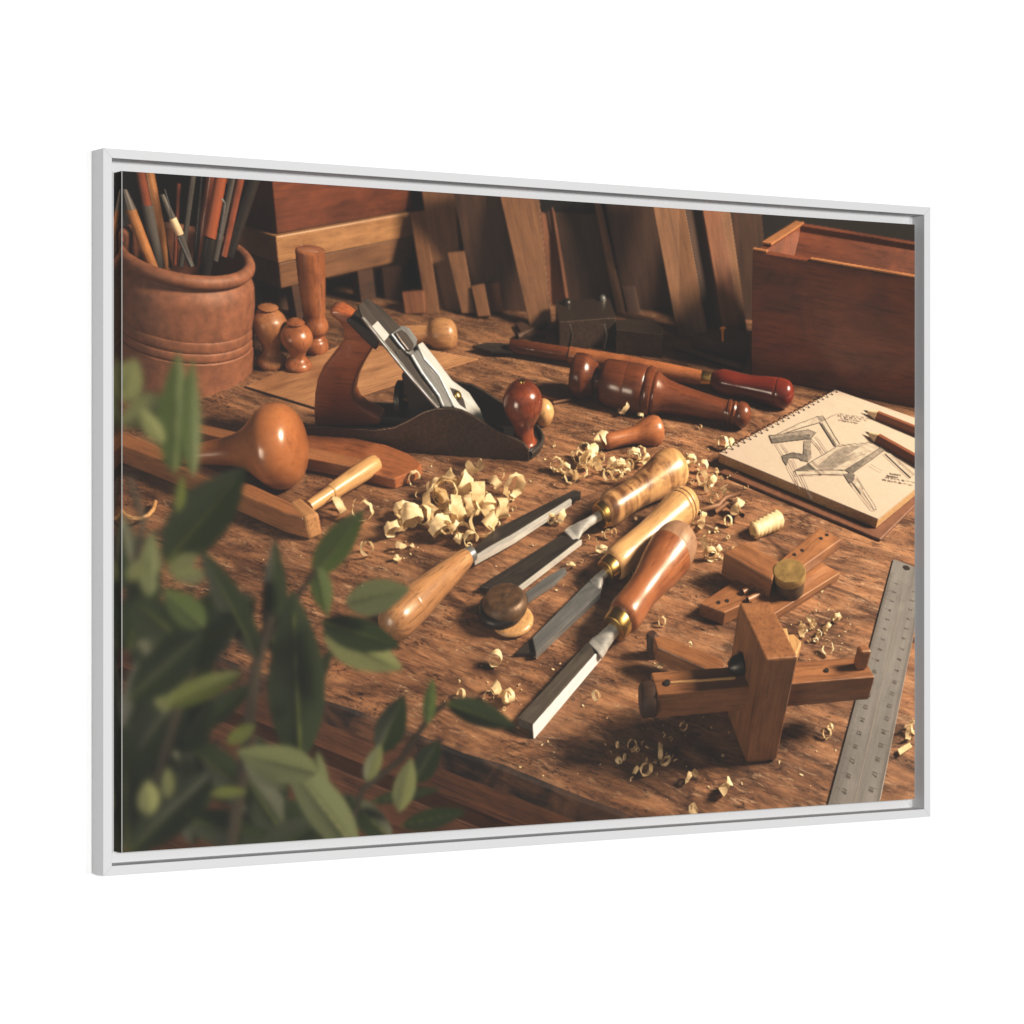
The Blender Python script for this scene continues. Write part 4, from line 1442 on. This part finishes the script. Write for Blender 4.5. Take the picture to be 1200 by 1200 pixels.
# fine scraps
rq = random.Random(21)
item('printed_wood_scraps')
for q in range(90):
    cx, cy, sx, sy = rq.choice(((535, 600, 70, 40), (700, 548, 60, 22), (835, 575, 40, 40), (835, 640, 22, 22), (590, 812, 28, 14), (775, 890, 30, 20), (955, 738, 26, 20), (700, 630, 70, 40), (865, 560, 20, 40)))
    shav(rq.gauss(cx, sx * 0.6), rq.gauss(cy, sy * 0.6), rq.uniform(2.2, 4.8), rq.uniform(0.4, 1.2), 0, new=False, ruffle=0.3)
# flat chip
item('printed_wood_shaving')
slab([(1052, 878), (1066, 870), (1069, 875), (1055, 884)], 0.003, 0.001, M_SHAV, 0)
# long crinkled roll near the sketchbook
item('printed_wood_shaving', 'printed tightly crinkled roll of shaving below the sketchbook')
ra, rb = P(882, 623, 0.006), P(914, 608, 0.008)
kq = mv(898, 615, ra)
prof = []
for i in range(15):
    f = i / 14
    prof.append((f, (9.5 + 1.5 * f + (1.9 if i % 2 else -1.5)) * kq))
vs, fs = [], []
ax = (rb - ra)
MM = frame_of(ra, ax)
for f, r in prof:
    for q in range(25):
        a = math.pi * 2 * q / 24 * 1.15
        rr_ = r * (1 - 0.10 * q / 24) + 0.0006 * mnoise.noise(Vector((q * .9, f * 9, 3)))
        vs.append((f * ax.length, math.cos(a) * rr_, math.sin(a) * rr_))
for i in range(len(prof) - 1):
    for q in range(24):
        fs.append((i * 25 + q, i * 25 + q + 1, i * 25 + 26 + q, i * 25 + 25 + q))
tmesh(vs, fs, M_SHAV, MM, smooth=True)

# brown twist of bark
item('printed_dry_twist')
for pts in (((820, 598), (842, 592), (850, 583), (868, 578)), ((838, 600), (852, 590), (862, 596), (870, 604)), ((846, 588), (856, 594), (868, 600))):
    tube([P(x, y, 0.004 + 0.004 * (i % 2)) for i, (x, y) in enumerate(pts)], 0.0022, W_BACK)

# dust and crumbs on the bench
item('printed_wood_dust')
rd = random.Random(5)
vs, fs = [], []
spots = [(540, 600, 60, 40), (700, 545, 70, 30), (830, 580, 60, 60), (600, 800, 60, 50), (760, 880, 80, 50), (950, 740, 60, 40), (700, 640, 120, 60), (830, 640, 40, 40), (600, 560, 120, 60), (650, 700, 300, 200), (980, 900, 90, 60), (470, 640, 60, 40)]
for i in range(420):
    cx, cy, sx, sy = rd.choice(spots)
    x, y = rd.gauss(cx, sx * 0.6), rd.gauss(cy, sy * 0.6)
    if not (150 < x < 1070 and 440 < y < 960) or y > 789 + (x - 305) * 0.388 - 4:
        continue
    g = P(x, y, 0.0006)
    s = abs(rd.gauss(0.0003, 0.00045)) + 0.00015
    a = rd.uniform(0, 6.28)
    d = Vector((math.cos(a), math.sin(a), rd.uniform(-.4, .4))) * s
    e = Vector((-math.sin(a), math.cos(a), rd.uniform(-.4, .6))) * s * rd.uniform(0.3, 0.8)
    n = len(vs)
    vs += [g - d - e, g + d - e, g + d + e, g - d + e]
    fs.append((n, n + 1, n + 2, n + 3))
tmesh(vs, fs, M_SHAV)

# ------------------------------------------------------------------ blurred plant in the foreground
PLANT_FIRST = len(TEMP)
item('printed_leafy_plant')
L_DARK = leaf_mat('leaf_dark', (0.021, 0.045, 0.011), (0.03, 0.065, 0.008))
L_MID = leaf_mat('leaf_mid', (0.075, 0.135, 0.032), (0.09, 0.16, 0.022))
L_PALE = leaf_mat('leaf_pale', (0.22, 0.27, 0.115), (0.20, 0.27, 0.07))
L_GREY = leaf_mat('leaf_grey', (0.15, 0.20, 0.095), (0.13, 0.18, 0.06))
L_YEL = leaf_mat('leaf_yellow', (0.16, 0.22, 0.035), (0.18, 0.24, 0.025))
M_STEM = tplain('stem', (0.035, 0.030, 0.016), 0.7)


def leaf(base, tip, w, mat, dist=0.36, fold=0.35, bend=0.15, turn=0.0, tdist=None):
    """leaf traced from base to tip, w pixels wide, at a distance from the viewpoint"""
    B, T = PD(*base, dist), PD(*tip, tdist or dist)
    ax = T - B
    L = ax.length
    ax.normalize()
    view = ((B + T) / 2 - PC).normalized()
    sd = ax.cross(view).normalized()
    nr = sd.cross(ax).normalized()
    sd = (sd * math.cos(turn) + nr * math.sin(turn))
    nr = sd.cross(ax).normalized()
    W = w * 0.5 * mv(*base, B)
    vs, fs = [], []
    n, c = 14, 7
    for i in range(n + 1):
        u = i / n
        hw = W * (math.sin(math.pi * u ** 0.85) ** 0.8) * (1 - 0.15 * u) + 0.0001
        for j in range(c):
            f = 2 * j / (c - 1) - 1
            vs.append(B + ax * L * u + sd * hw * f + nr * (abs(f) * hw * fold + bend * L * (u - u * u)))
    for i in range(n):
        for j in range(c - 1):
            q = i * c + j
            fs.append((q, q + 1, q + c + 1, q + c))
    tmesh(vs, fs, mat, smooth=True)
    rib = [B + ax * L * (i / 8) + nr * (bend * L * (i / 8 - (i / 8) ** 2) - 0.0004) for i in range(8)]
    tube(rib, [W * 0.045 * (1 - i / 9) for i in range(8)], L_YEL if mat is L_DARK else L_PALE, 5)


def stem(pts, r, dist=0.37):
    tube([PD(x, y, dist) for x, y in pts], r, M_STEM)


for a in (((203, 556), (209, 412), 42, L_MID), ((226, 560), (226, 418), 26, L_MID), ((198, 470), (138, 500), 42, L_PALE), ((138, 470), (160, 420), 40, L_PALE), ((190, 520), (165, 478), 22, L_PALE),
          ((192, 662), (288, 548), 74, L_DARK), ((208, 600), (214, 556), 14, L_YEL), ((303, 772), (233, 640), 40, L_DARK), ((319, 770), (322, 630), 36, L_DARK), ((352, 895), (343, 690), 78, L_DARK),
          ((366, 678), (426, 598), 44, L_MID), ((371, 664), (384, 722), 30, L_MID), ((404, 706), (481, 690), 46, L_GREY), ((378, 738), (472, 784), 50, L_PALE), ((376, 728), (470, 758), 44, L_DARK),
          ((501, 850), (507, 794), 20, L_MID), ((443, 884), (474, 814), 44, L_DARK), ((522, 824), (606, 853), 34, L_DARK), ((484, 918), (516, 866), 36, L_DARK), ((429, 916), (446, 872), 24, L_PALE),
          ((468, 952), (482, 888), 32, L_PALE), ((434, 940), (518, 924), 17, L_DARK), ((470, 968), (548, 950), 26, L_DARK), ((190, 834), (212, 780), 40, L_PALE), ((196, 828), (284, 788), 32, L_YEL),
          ((372, 905), (276, 880), 44, L_GREY), ((374, 955), (372, 880), 30, L_GREY), ((285, 885), (335, 925), 30, L_GREY), ((240, 675), (200, 676), 22, L_PALE), ((196, 670), (232, 650), 24, L_PALE),
          ((150, 760), (185, 640), 46, L_DARK), ((160, 700), (140, 600), 40, L_DARK), ((175, 700), (178, 622), 26, L_GREY), ((150, 680), (172, 655), 20, L_PALE), ((330, 960), (300, 860), 40, L_DARK), ((265, 870), (300, 850), 20, L_YEL),
          ((176, 955), (172, 915), 26, L_PALE), ((197, 935), (196, 900), 16, L_PALE), ((222, 955), (221, 932), 11, L_PALE), ((246, 930), (290, 928), 14, L_YEL), ((150, 820), (240, 740), 60, L_DARK), ((150, 900), (220, 800), 70, L_DARK),
          ((420, 1000), (330, 880), 50, L_GREY), ((400, 1000), (300, 940), 60, L_DARK), ((460, 985), (400, 930), 34, L_DARK), ((205, 770), (280, 730), 60, L_DARK), ((300, 700), (215, 760), 50, L_DARK), ((150, 990), (145, 850), 60, L_DARK),
          ((225, 890), (300, 950), 46, L_DARK), ((340, 990), (280, 900), 46, L_DARK), ((150, 1000), (250, 905), 60, L_DARK), ((200, 880), (250, 820), 55, L_DARK), ((215, 960), (330, 985), 44, L_DARK), ((300, 1010), (380, 960), 50, L_DARK),
          ((200, 740), (150, 700), 50, L_DARK), ((240, 735), (190, 690), 36, L_MID), ((330, 860), (390, 760), 36, L_DARK)):
    base, tip, w, m = a
    rdm = random.Random(base[0] * 31 + base[1])
    dd = 0.33 + rdm.uniform(-0.02, 0.02) if m in (L_PALE, L_YEL, L_GREY) else 0.36 + rdm.uniform(-0.03, 0.03)
    leaf(base, tip, w, m, dd, rdm.uniform(0.15, 0.45), rdm.uniform(-0.1, 0.15), rdm.uniform(-0.3, 0.3))
rdm = random.Random(77)
for i in range(46):
    x, y = rdm.uniform(120, 300), rdm.uniform(740, 1005)
    if 228 < x < 290 and 800 < y < 900:
        continue
    if x > 225 and y < 900:
        continue
    a = rdm.uniform(-2.6, -0.5)
    ln = rdm.uniform(60, 110)
    leaf((x, y), (x + math.cos(a) * ln, y + math.sin(a) * ln), rdm.uniform(28, 52), L_DARK, 0.40 + rdm.uniform(-0.02, 0.04), rdm.uniform(0.1, 0.5), rdm.uniform(-0.1, 0.1), rdm.uniform(-0.4, 0.4))
stem([(270, 1000), (288, 880), (300, 780), (318, 720)], 0.0026)
stem([(400, 1000), (425, 925), (470, 890), (503, 840), (522, 824)], 0.0016)
stem([(300, 770), (340, 710), (370, 668)], 0.0014)
stem([(150, 700), (168, 610), (150, 560)], 0.0016)
stem([(160, 640), (200, 615), (214, 560)], 0.0014)
stem([(160, 1000), (200, 860), (230, 760)], 0.002)
PLANT_LAST = len(TEMP)

# ------------------------------------------------------------------ light inside the picture
PLAMPS = []
tgt = Vector((0.05, 0.15, 0.0))
PLAMPS.append(area('pic_key', (1.42, -0.10, 1.10), tgt, 20.5, 0.36, (1.0, 0.785, 0.58)))
PLAMPS[0].data.spread = math.radians(80)
PLAMPS.append(area('pic_fill', (0.5, -1.5, 1.4), tgt, 5.0, 2.2, (1.0, 0.86, 0.70)))
PLAMPS.append(area('pic_side', (-0.95, -1.15, 0.22), (-0.12, -0.2, -0.08), 1.7, 0.5, (1.0, 0.84, 0.66)))
PLAMPS[-1].data.spread = math.radians(70)
for o in STUDIO:
    o.hide_render = True
for o in [x for x in C.objects if x.type == 'MESH' and x not in TEMP]:
    o.hide_render = True
WBG.inputs[0].default_value = (1.0, 0.82, 0.66, 1)
WBG.inputs[1].default_value = 0.05

# ------------------------------------------------------------------ which item shows where (for the canvas pieces and the focus blur)
dg = bpy.context.evaluated_depsgraph_get()


def bvh_of(objs):
    V, F, I = [], [], []
    for o in objs:
        ev = o.evaluated_get(dg)
        me = ev.to_mesh()
        M = o.matrix_world
        off = len(V)
        V.extend([M @ v.co for v in me.vertices])
        for p in me.polygons:
            F.append([off + i for i in p.vertices])
            I.append(o['item'])
        ev.to_mesh_clear()
    return BVHTree.FromPolygons(V, F), I


plant = TEMP[PLANT_FIRST:PLANT_LAST]
still = TEMP[:PLANT_FIRST] + TEMP[PLANT_LAST:]
tree, tid = bvh_of(still)
ptree, _ = bvh_of(plant)


def cast(tr, w, h, x0=0, x1=None, y0=0, y1=None, ids=None):
    x1, y1 = x1 or w, y1 or h
    dist = np.full((h, w), 3.0, np.float32)
    idm = np.full((h, w), -1, np.int32)
    for j in range(y0, y1):
        t = ((j + 0.5) / h - 0.5) * CH / CW * 36 / LENS
        for i in range(x0, x1):
            s = ((i + 0.5) / w - 0.5) * 36 / LENS
            d = fwv + rtv * s + upv * t
            hit, _n, fi, ds = tr.ray_cast(PC, d)
            if hit is not None:
                dist[j, i] = ds / d.length
                if ids is not None:
                    idm[j, i] = ids[fi]
                else:
                    idm[j, i] = 0
    return dist, idm


IW, IH = 420, 280
zmap, imap = cast(tree, IW, IH, ids=tid)
PXW, PXH = int(BW * 0.5), int(BH * 0.78)       # lower left part of the picture with the plant
_, pm = cast(ptree, BW, BH, 0, PXW, 0, PXH)
pmask = (pm >= 0).astype(np.float32)

# ------------------------------------------------------------------ bake
pcd = bpy.data.cameras.new('pic')
pcd.lens, pcd.sensor_width = LENS, 36.0
pcam = bpy.data.objects.new('pic', pcd)
C.objects.link(pcam)
pcam.matrix_world = Matrix.Translation(PC) @ Matrix((rtv, upv, -fwv)).transposed().to_4x4()
sc.camera = pcam
bm_, bnt, _b = new_mat('pic_window')
bnt.nodes.remove(_b)
rf = bnt.nodes.new('ShaderNodeBsdfRefraction')
rf.inputs['IOR'].default_value, rf.inputs['Roughness'].default_value = 1.0, 0.0
bnt.links.new(rf.outputs[0], bnt.nodes['Material Output'].inputs[0])
TMAT.append(bm_)


def bake(u0, v0, u1, v1, w, h, spp):
    """look through a window at the still life and keep what is seen"""
    im = bpy.data.images.new('pic', w, h, float_buffer=True)
    tx = bnt.nodes.new('ShaderNodeTexImage')
    tx.image = im
    bnt.nodes.active = tx
    vs = []
    for u, v in ((u0, v0), (u1, v0), (u1, v1), (u0, v1)):
        vs.append(PC + (fwv + rtv * ((u - 0.5) * 36 / LENS) + upv * ((v - 0.5) * CH / CW * 36 / LENS)) * 0.05)
    me = bpy.data.meshes.new('pic')
    me.from_pydata([tuple(v) for v in vs], [], [(0, 1, 2, 3)])
    uv = me.uv_layers.new()
    for i, q in enumerate(((0, 0), (1, 0), (1, 1), (0, 1))):
        uv.data[i].uv = q
    me.materials.append(bm_)
    o = bpy.data.objects.new('pic', me)
    C.objects.link(o)
    for x in bpy.context.view_layer.objects:
        x.select_set(False)
    o.select_set(True)
    bpy.context.view_layer.objects.active = o
    sc.cycles.samples = spp
    sc.cycles.use_denoising = True
    sc.cycles.use_adaptive_sampling = False
    sc.render.bake.view_from = 'ACTIVE_CAMERA'
    bpy.ops.object.bake(type='COMBINED', margin=0, use_clear=True)
    a = np.empty(w * h * 4, np.float32)
    im.pixels.foreach_get(a)
    bpy.data.objects.remove(o)
    bpy.data.meshes.remove(me)
    bnt.nodes.remove(tx)
    bpy.data.images.remove(im)
    return a.reshape(h, w, 4)[:, :, :3].copy()


for o in plant:
    o.hide_render = True
base = bake(0, 0, 1, 1, BW, BH, SPP)
for o in plant:
    o.hide_render = False
pw_, ph_ = PXW // 2, PXH // 2
pl_half = bake(0, 0, PXW / BW, PXH / BH, pw_, ph_, 24)


# ------------------------------------------------------------------ focus, grain and ink
def blur(a, s):
    if s <= 0:
        return a
    r = int(math.ceil(s * 3))
    k = np.exp(-0.5 * (np.arange(-r, r + 1) / s) ** 2).astype(np.float32)
    k /= k.sum()
    for ax in (0, 1):
        pad = [(0, 0)] * a.ndim
        pad[ax] = (r, r)
        p = np.pad(a, pad, mode='edge')
        out = np.zeros_like(a)
        n = a.shape[ax]
        for i, wgt in enumerate(k):
            out += wgt * (p[i:i + n] if ax == 0 else p[:, i:i + n])
        a = out
    return a


def upsample(a, w, h):
    hh, ww = a.shape[:2]
    y = np.clip((np.arange(h) + 0.5) * hh / h - 0.5, 0, hh - 1)
    x = np.clip((np.arange(w) + 0.5) * ww / w - 0.5, 0, ww - 1)
    y0, x0 = np.floor(y).astype(int), np.floor(x).astype(int)
    y1, x1 = np.minimum(y0 + 1, hh - 1), np.minimum(x0 + 1, ww - 1)
    fy, fx = (y - y0)[:, None], (x - x0)[None, :]
    if a.ndim == 3:
        fy, fx = fy[..., None], fx[..., None]
    return ((a[y0][:, x0] * (1 - fx) + a[y0][:, x1] * fx) * (1 - fy) + (a[y1][:, x0] * (1 - fx) + a[y1][:, x1] * fx) * fy).astype(np.float32)


zz = blur(upsample(zmap, BW, BH), 3.0)
coc = np.clip((zz - 0.92) / 0.40, 0, 1) * 3.2          # pixels of blur behind the focus
pic = base.copy()
prev, ps = base, 0.0
for s in (1.2, 2.2, 3.2):
    bl_ = blur(base, s)
    f = np.clip((coc - ps) / (s - ps), 0, 1)[..., None]
    pic = pic * (1 - f) + bl_ * f
    ps = s
# plant layer, out of focus
pcol = np.zeros((BH, BW, 3), np.float32)
pcol[:PXH, :PXW] = upsample(pl_half, PXW, PXH)
gx = np.arange(BW)[None, :] / BW
near = np.clip((0.30 - gx) / 0.30, 0, 1)
num, den = pcol * pmask[..., None], pmask
n1, d1 = blur(num, 2.4), blur(den, 2.4)
n2, d2 = blur(num, 4.4), blur(den, 4.4)
f = np.broadcast_to(near, den.shape)
nn = n1 * (1 - f[..., None]) + n2 * f[..., None]
dd = d1 * (1 - f) + d2 * f
pic = pic * (1 - dd[..., None]) + nn
rng = np.random.default_rng(3)
grain = blur(rng.standard_normal((BH, BW)).astype(np.float32), 0.7)
pic *= (1 + 0.035 * grain)[..., None]
GAIN = np.array([0.695, 0.680, 0.655], np.float32)
pic = np.clip(pic * GAIN, 0, None)
lum = np.maximum(pic.mean(2, keepdims=True), 1e-5)
pic = pic * (lum / 0.16) ** 0.16                        # print contrast
pic = np.where(pic > 0.55, 0.55 + (pic - 0.55) / (1 + (pic - 0.55) * 1.6), pic)     # soft shoulder, as in a print
pic = np.clip(pic, 0.0, 0.92) * 0.99 + 0.006  # raised floor: ink black plus a sheen haze put into the colour

# ------------------------------------------------------------------ take the models away, keep the print
sc.camera = cam
for o in TEMP + PLAMPS + [pcam]:
    d = o.data
    bpy.data.objects.remove(o)
    if d and d.users == 0:
        getattr(bpy.data, {'Mesh': 'meshes', 'AreaLight': 'lights', 'Camera': 'cameras', 'TextCurve': 'curves'}[type(d).__name__]).remove(d)
for m in TMAT:
    bpy.data.materials.remove(m)
for o in C.objects:
    o.hide_render = False
WBG.inputs[0].default_value = WORLD_COL
WBG.inputs[1].default_value = WORLD_STR

ink = bpy.data.images.new('print_ink', BW, BH, float_buffer=True)
px_ = np.ones((BH, BW, 4), np.float32)
px_[:, :, :3] = pic
ink.pixels.foreach_set(px_.ravel())
ink.update()
ink.pack()


def canvas_mat(name, gain=1.0, sheen=True):
    m, nt, b = new_mat(name)
    N, L = nt.nodes, nt.links
    tx = N.new('ShaderNodeTexImage')
    tx.image = ink
    tx.extension = 'MIRROR'
    uv = N.new('ShaderNodeUVMap')
    uv.uv_map = 'UVMap'
    L.new(uv.outputs[0], tx.inputs[0])
    src = tx.outputs[0]
    if gain != 1.0:
        g = N.new('ShaderNodeMix')
        g.data_type, g.blend_type = 'RGBA', 'MULTIPLY'
        g.inputs[0].default_value = 1.0
        g.inputs[7].default_value = (gain, gain, gain, 1)
        L.new(src, g.inputs[6])
        src = g.outputs[2]
    L.new(src, b.inputs['Base Color'])
    b.inputs['Roughness'].default_value = 0.7
    b.inputs['Specular IOR Level'].default_value = 0.2
    # woven cloth
    tc = N.new('ShaderNodeTexCoord')
    hs = []
    for ax in ('X', 'Z'):
        wv = N.new('ShaderNodeTexWave')
        wv.wave_type, wv.bands_direction = 'BANDS', ax
        wv.inputs['Scale'].default_value = 260.0
        wv.inputs['Distortion'].default_value = 0.6
        wv.inputs['Detail'].default_value = 1.0
        L.new(tc.outputs['Object'], wv.inputs['Vector'])
        hs.append(wv.outputs['Fac'])
    ad = N.new('ShaderNodeMath')
    ad.operation = 'ADD'
    L.new(hs[0], ad.inputs[0])
    L.new(hs[1], ad.inputs[1])
    bp = N.new('ShaderNodeBump')
    bp.inputs['Strength'].default_value = 0.10
    bp.inputs['Distance'].default_value = 0.0003
    L.new(ad.outputs[0], bp.inputs['Height'])
    L.new(bp.outputs[0], b.inputs['Normal'])
    return m


M_PRINT = canvas_mat('canvas_print')
M_TURN = plain('highlight_edge_and_back', (0.45, 0.44, 0.42), 0.7)  # front-edge highlight put into a pale colour; the back shares it


def uv_mesh(name, verts, uvs, faces, mats, fmat=None, parent=None):
    me = bpy.data.meshes.new(name)
    me.from_pydata([tuple(v) for v in verts], [], faces)
    for m in mats:
        me.materials.append(m)
    uv = me.uv_layers.new(name='UVMap')
    for p in me.polygons:
        for li in p.loop_indices:
            uv.data[li].uv = uvs[me.loops[li].vertex_index]
        if fmat:
            p.material_index = fmat[p.index]
    me.update()
    o = bpy.data.objects.new(name, me)
    C.objects.link(o)
    return o


# stretched canvas: front, printed wrap on the four sides, back
hw, hh = CW / 2, CH / 2
ED = 0.0006
yb = LEDGE - 0.0002
yf = REC
vs, uvs, fs, fm = [], [], [], []


def add_quad(ps, us, m):
    n = len(vs)
    vs.extend(ps)
    uvs.extend(us)
    fs.append((n, n + 1, n + 2, n + 3))
    fm.append(m)


def uvp(x, z):
    return (x / CW + 0.5, z / CH + 0.5)


ix, iz = hw - ED, hh - ED
add_quad([(-ix, yf, -iz), (ix, yf, -iz), (ix, yf, iz), (-ix, yf, iz)], [uvp(-ix, -iz), uvp(ix, -iz), uvp(ix, iz), uvp(-ix, iz)], 0)
wr = (yb - yf)
# turned edges (thin pale line, a painted edge highlight) and wraps
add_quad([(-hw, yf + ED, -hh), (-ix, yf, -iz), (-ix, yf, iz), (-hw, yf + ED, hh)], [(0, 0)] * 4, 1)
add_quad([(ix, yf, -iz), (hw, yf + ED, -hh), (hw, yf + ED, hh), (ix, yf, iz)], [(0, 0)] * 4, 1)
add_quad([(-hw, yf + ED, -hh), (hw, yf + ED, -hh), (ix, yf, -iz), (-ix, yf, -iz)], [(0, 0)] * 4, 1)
add_quad([(-ix, yf, iz), (ix, yf, iz), (hw, yf + ED, hh), (-hw, yf + ED, hh)], [uvp(-ix, iz), uvp(ix, iz), uvp(hw, hh), uvp(-hw, hh)], 0)
add_quad([(-hw, yb, -hh), (-hw, yf + ED, -hh), (-hw, yf + ED, hh), (-hw, yb, hh)], [(-wr / CW, 0), (0, 0), (0, 1), (-wr / CW, 1)], 0)
add_quad([(hw, yf + ED, -hh), (hw, yb, -hh), (hw, yb, hh), (hw, yf + ED, hh)], [(1, 0), (1 + wr / CW, 0), (1 + wr / CW, 1), (1, 1)], 0)
add_quad([(-hw, yb, -hh), (hw, yb, -hh), (hw, yf + ED, -hh), (-hw, yf + ED, -hh)], [(0, -wr / CH), (1, -wr / CH), (1, 0), (0, 0)], 0)
add_quad([(-hw, yf + ED, hh), (hw, yf + ED, hh), (hw, yb, hh), (-hw, yb, hh)], [(0, 1), (1, 1), (1, 1 + wr / CH), (0, 1 + wr / CH)], 0)
add_quad([(-hw, yb, -hh), (-hw, yb, hh), (hw, yb, hh), (hw, yb, -hh)], [(0, 0)] * 4, 1)
canvas = uv_mesh('canvas', vs, uvs, fs, [M_PRINT, M_TURN], fm)
put(canvas)
canvas['label'] = 'stretched canvas printed with carving tools on a wooden bench behind green leaves'

# the printed motifs, each a piece of the print, a hair in front of the canvas cloth
pl_small = np.zeros((IH, IW), bool)
dsm = upsample(dd.astype(np.float32), IW, IH)
pl_small = dsm > 0.5
plant_id = [i for i, q in enumerate(ITEMS) if q[0] == 'printed_leafy_plant'][0]
imap[pl_small] = plant_id
cnt = {}
for i in np.unique(imap):
    if i >= 0:
        cnt[int(i)] = int((imap == i).sum())
skip = {i for i, q in enumerate(ITEMS) if q[0] in ('printed_workbench', 'printed_dark_wall', 'printed_wood_dust', 'printed_wood_scraps')}
yq = yf - 0.00012
big = sorted([i for i in cnt if i not in skip and cnt[i] >= 12], key=lambda i: -cnt[i])[:95]
for i in big:
    msk = imap == i
    used = np.zeros_like(msk)
    V, UVS, F = [], [], []
    for j in range(IH):
        k = 0
        while k < IW:
            if msk[j, k] and not used[j, k]:
                e = k
                while e < IW and msk[j, e] and not used[j, e]:
                    e += 1
                t = j + 1
                while t < IH and msk[t, k:e].all() and not used[t, k:e].any():
                    t += 1
                used[j:t, k:e] = True
                n = len(V)
                for a, b in ((k, j), (e, j), (e, t), (k, t)):
                    x = min(max((a / IW - 0.5) * CW, -ix), ix)
                    z = min(max((b / IH - 0.5) * CH, -iz), iz)
                    V.append((x, yq, z))
                    UVS.append(uvp(x, z))
                F.append((n, n + 1, n + 2, n + 3))
                k = e
            else:
                k += 1
    nm, lab = ITEMS[i]
    o = uv_mesh(nm, V, UVS, F, [M_PRINT])
    o.parent = canvas
    if lab:
        o['label'] = lab

sc.cycles.use_adaptive_sampling = True
sc.cycles.adaptive_threshold = 0.008
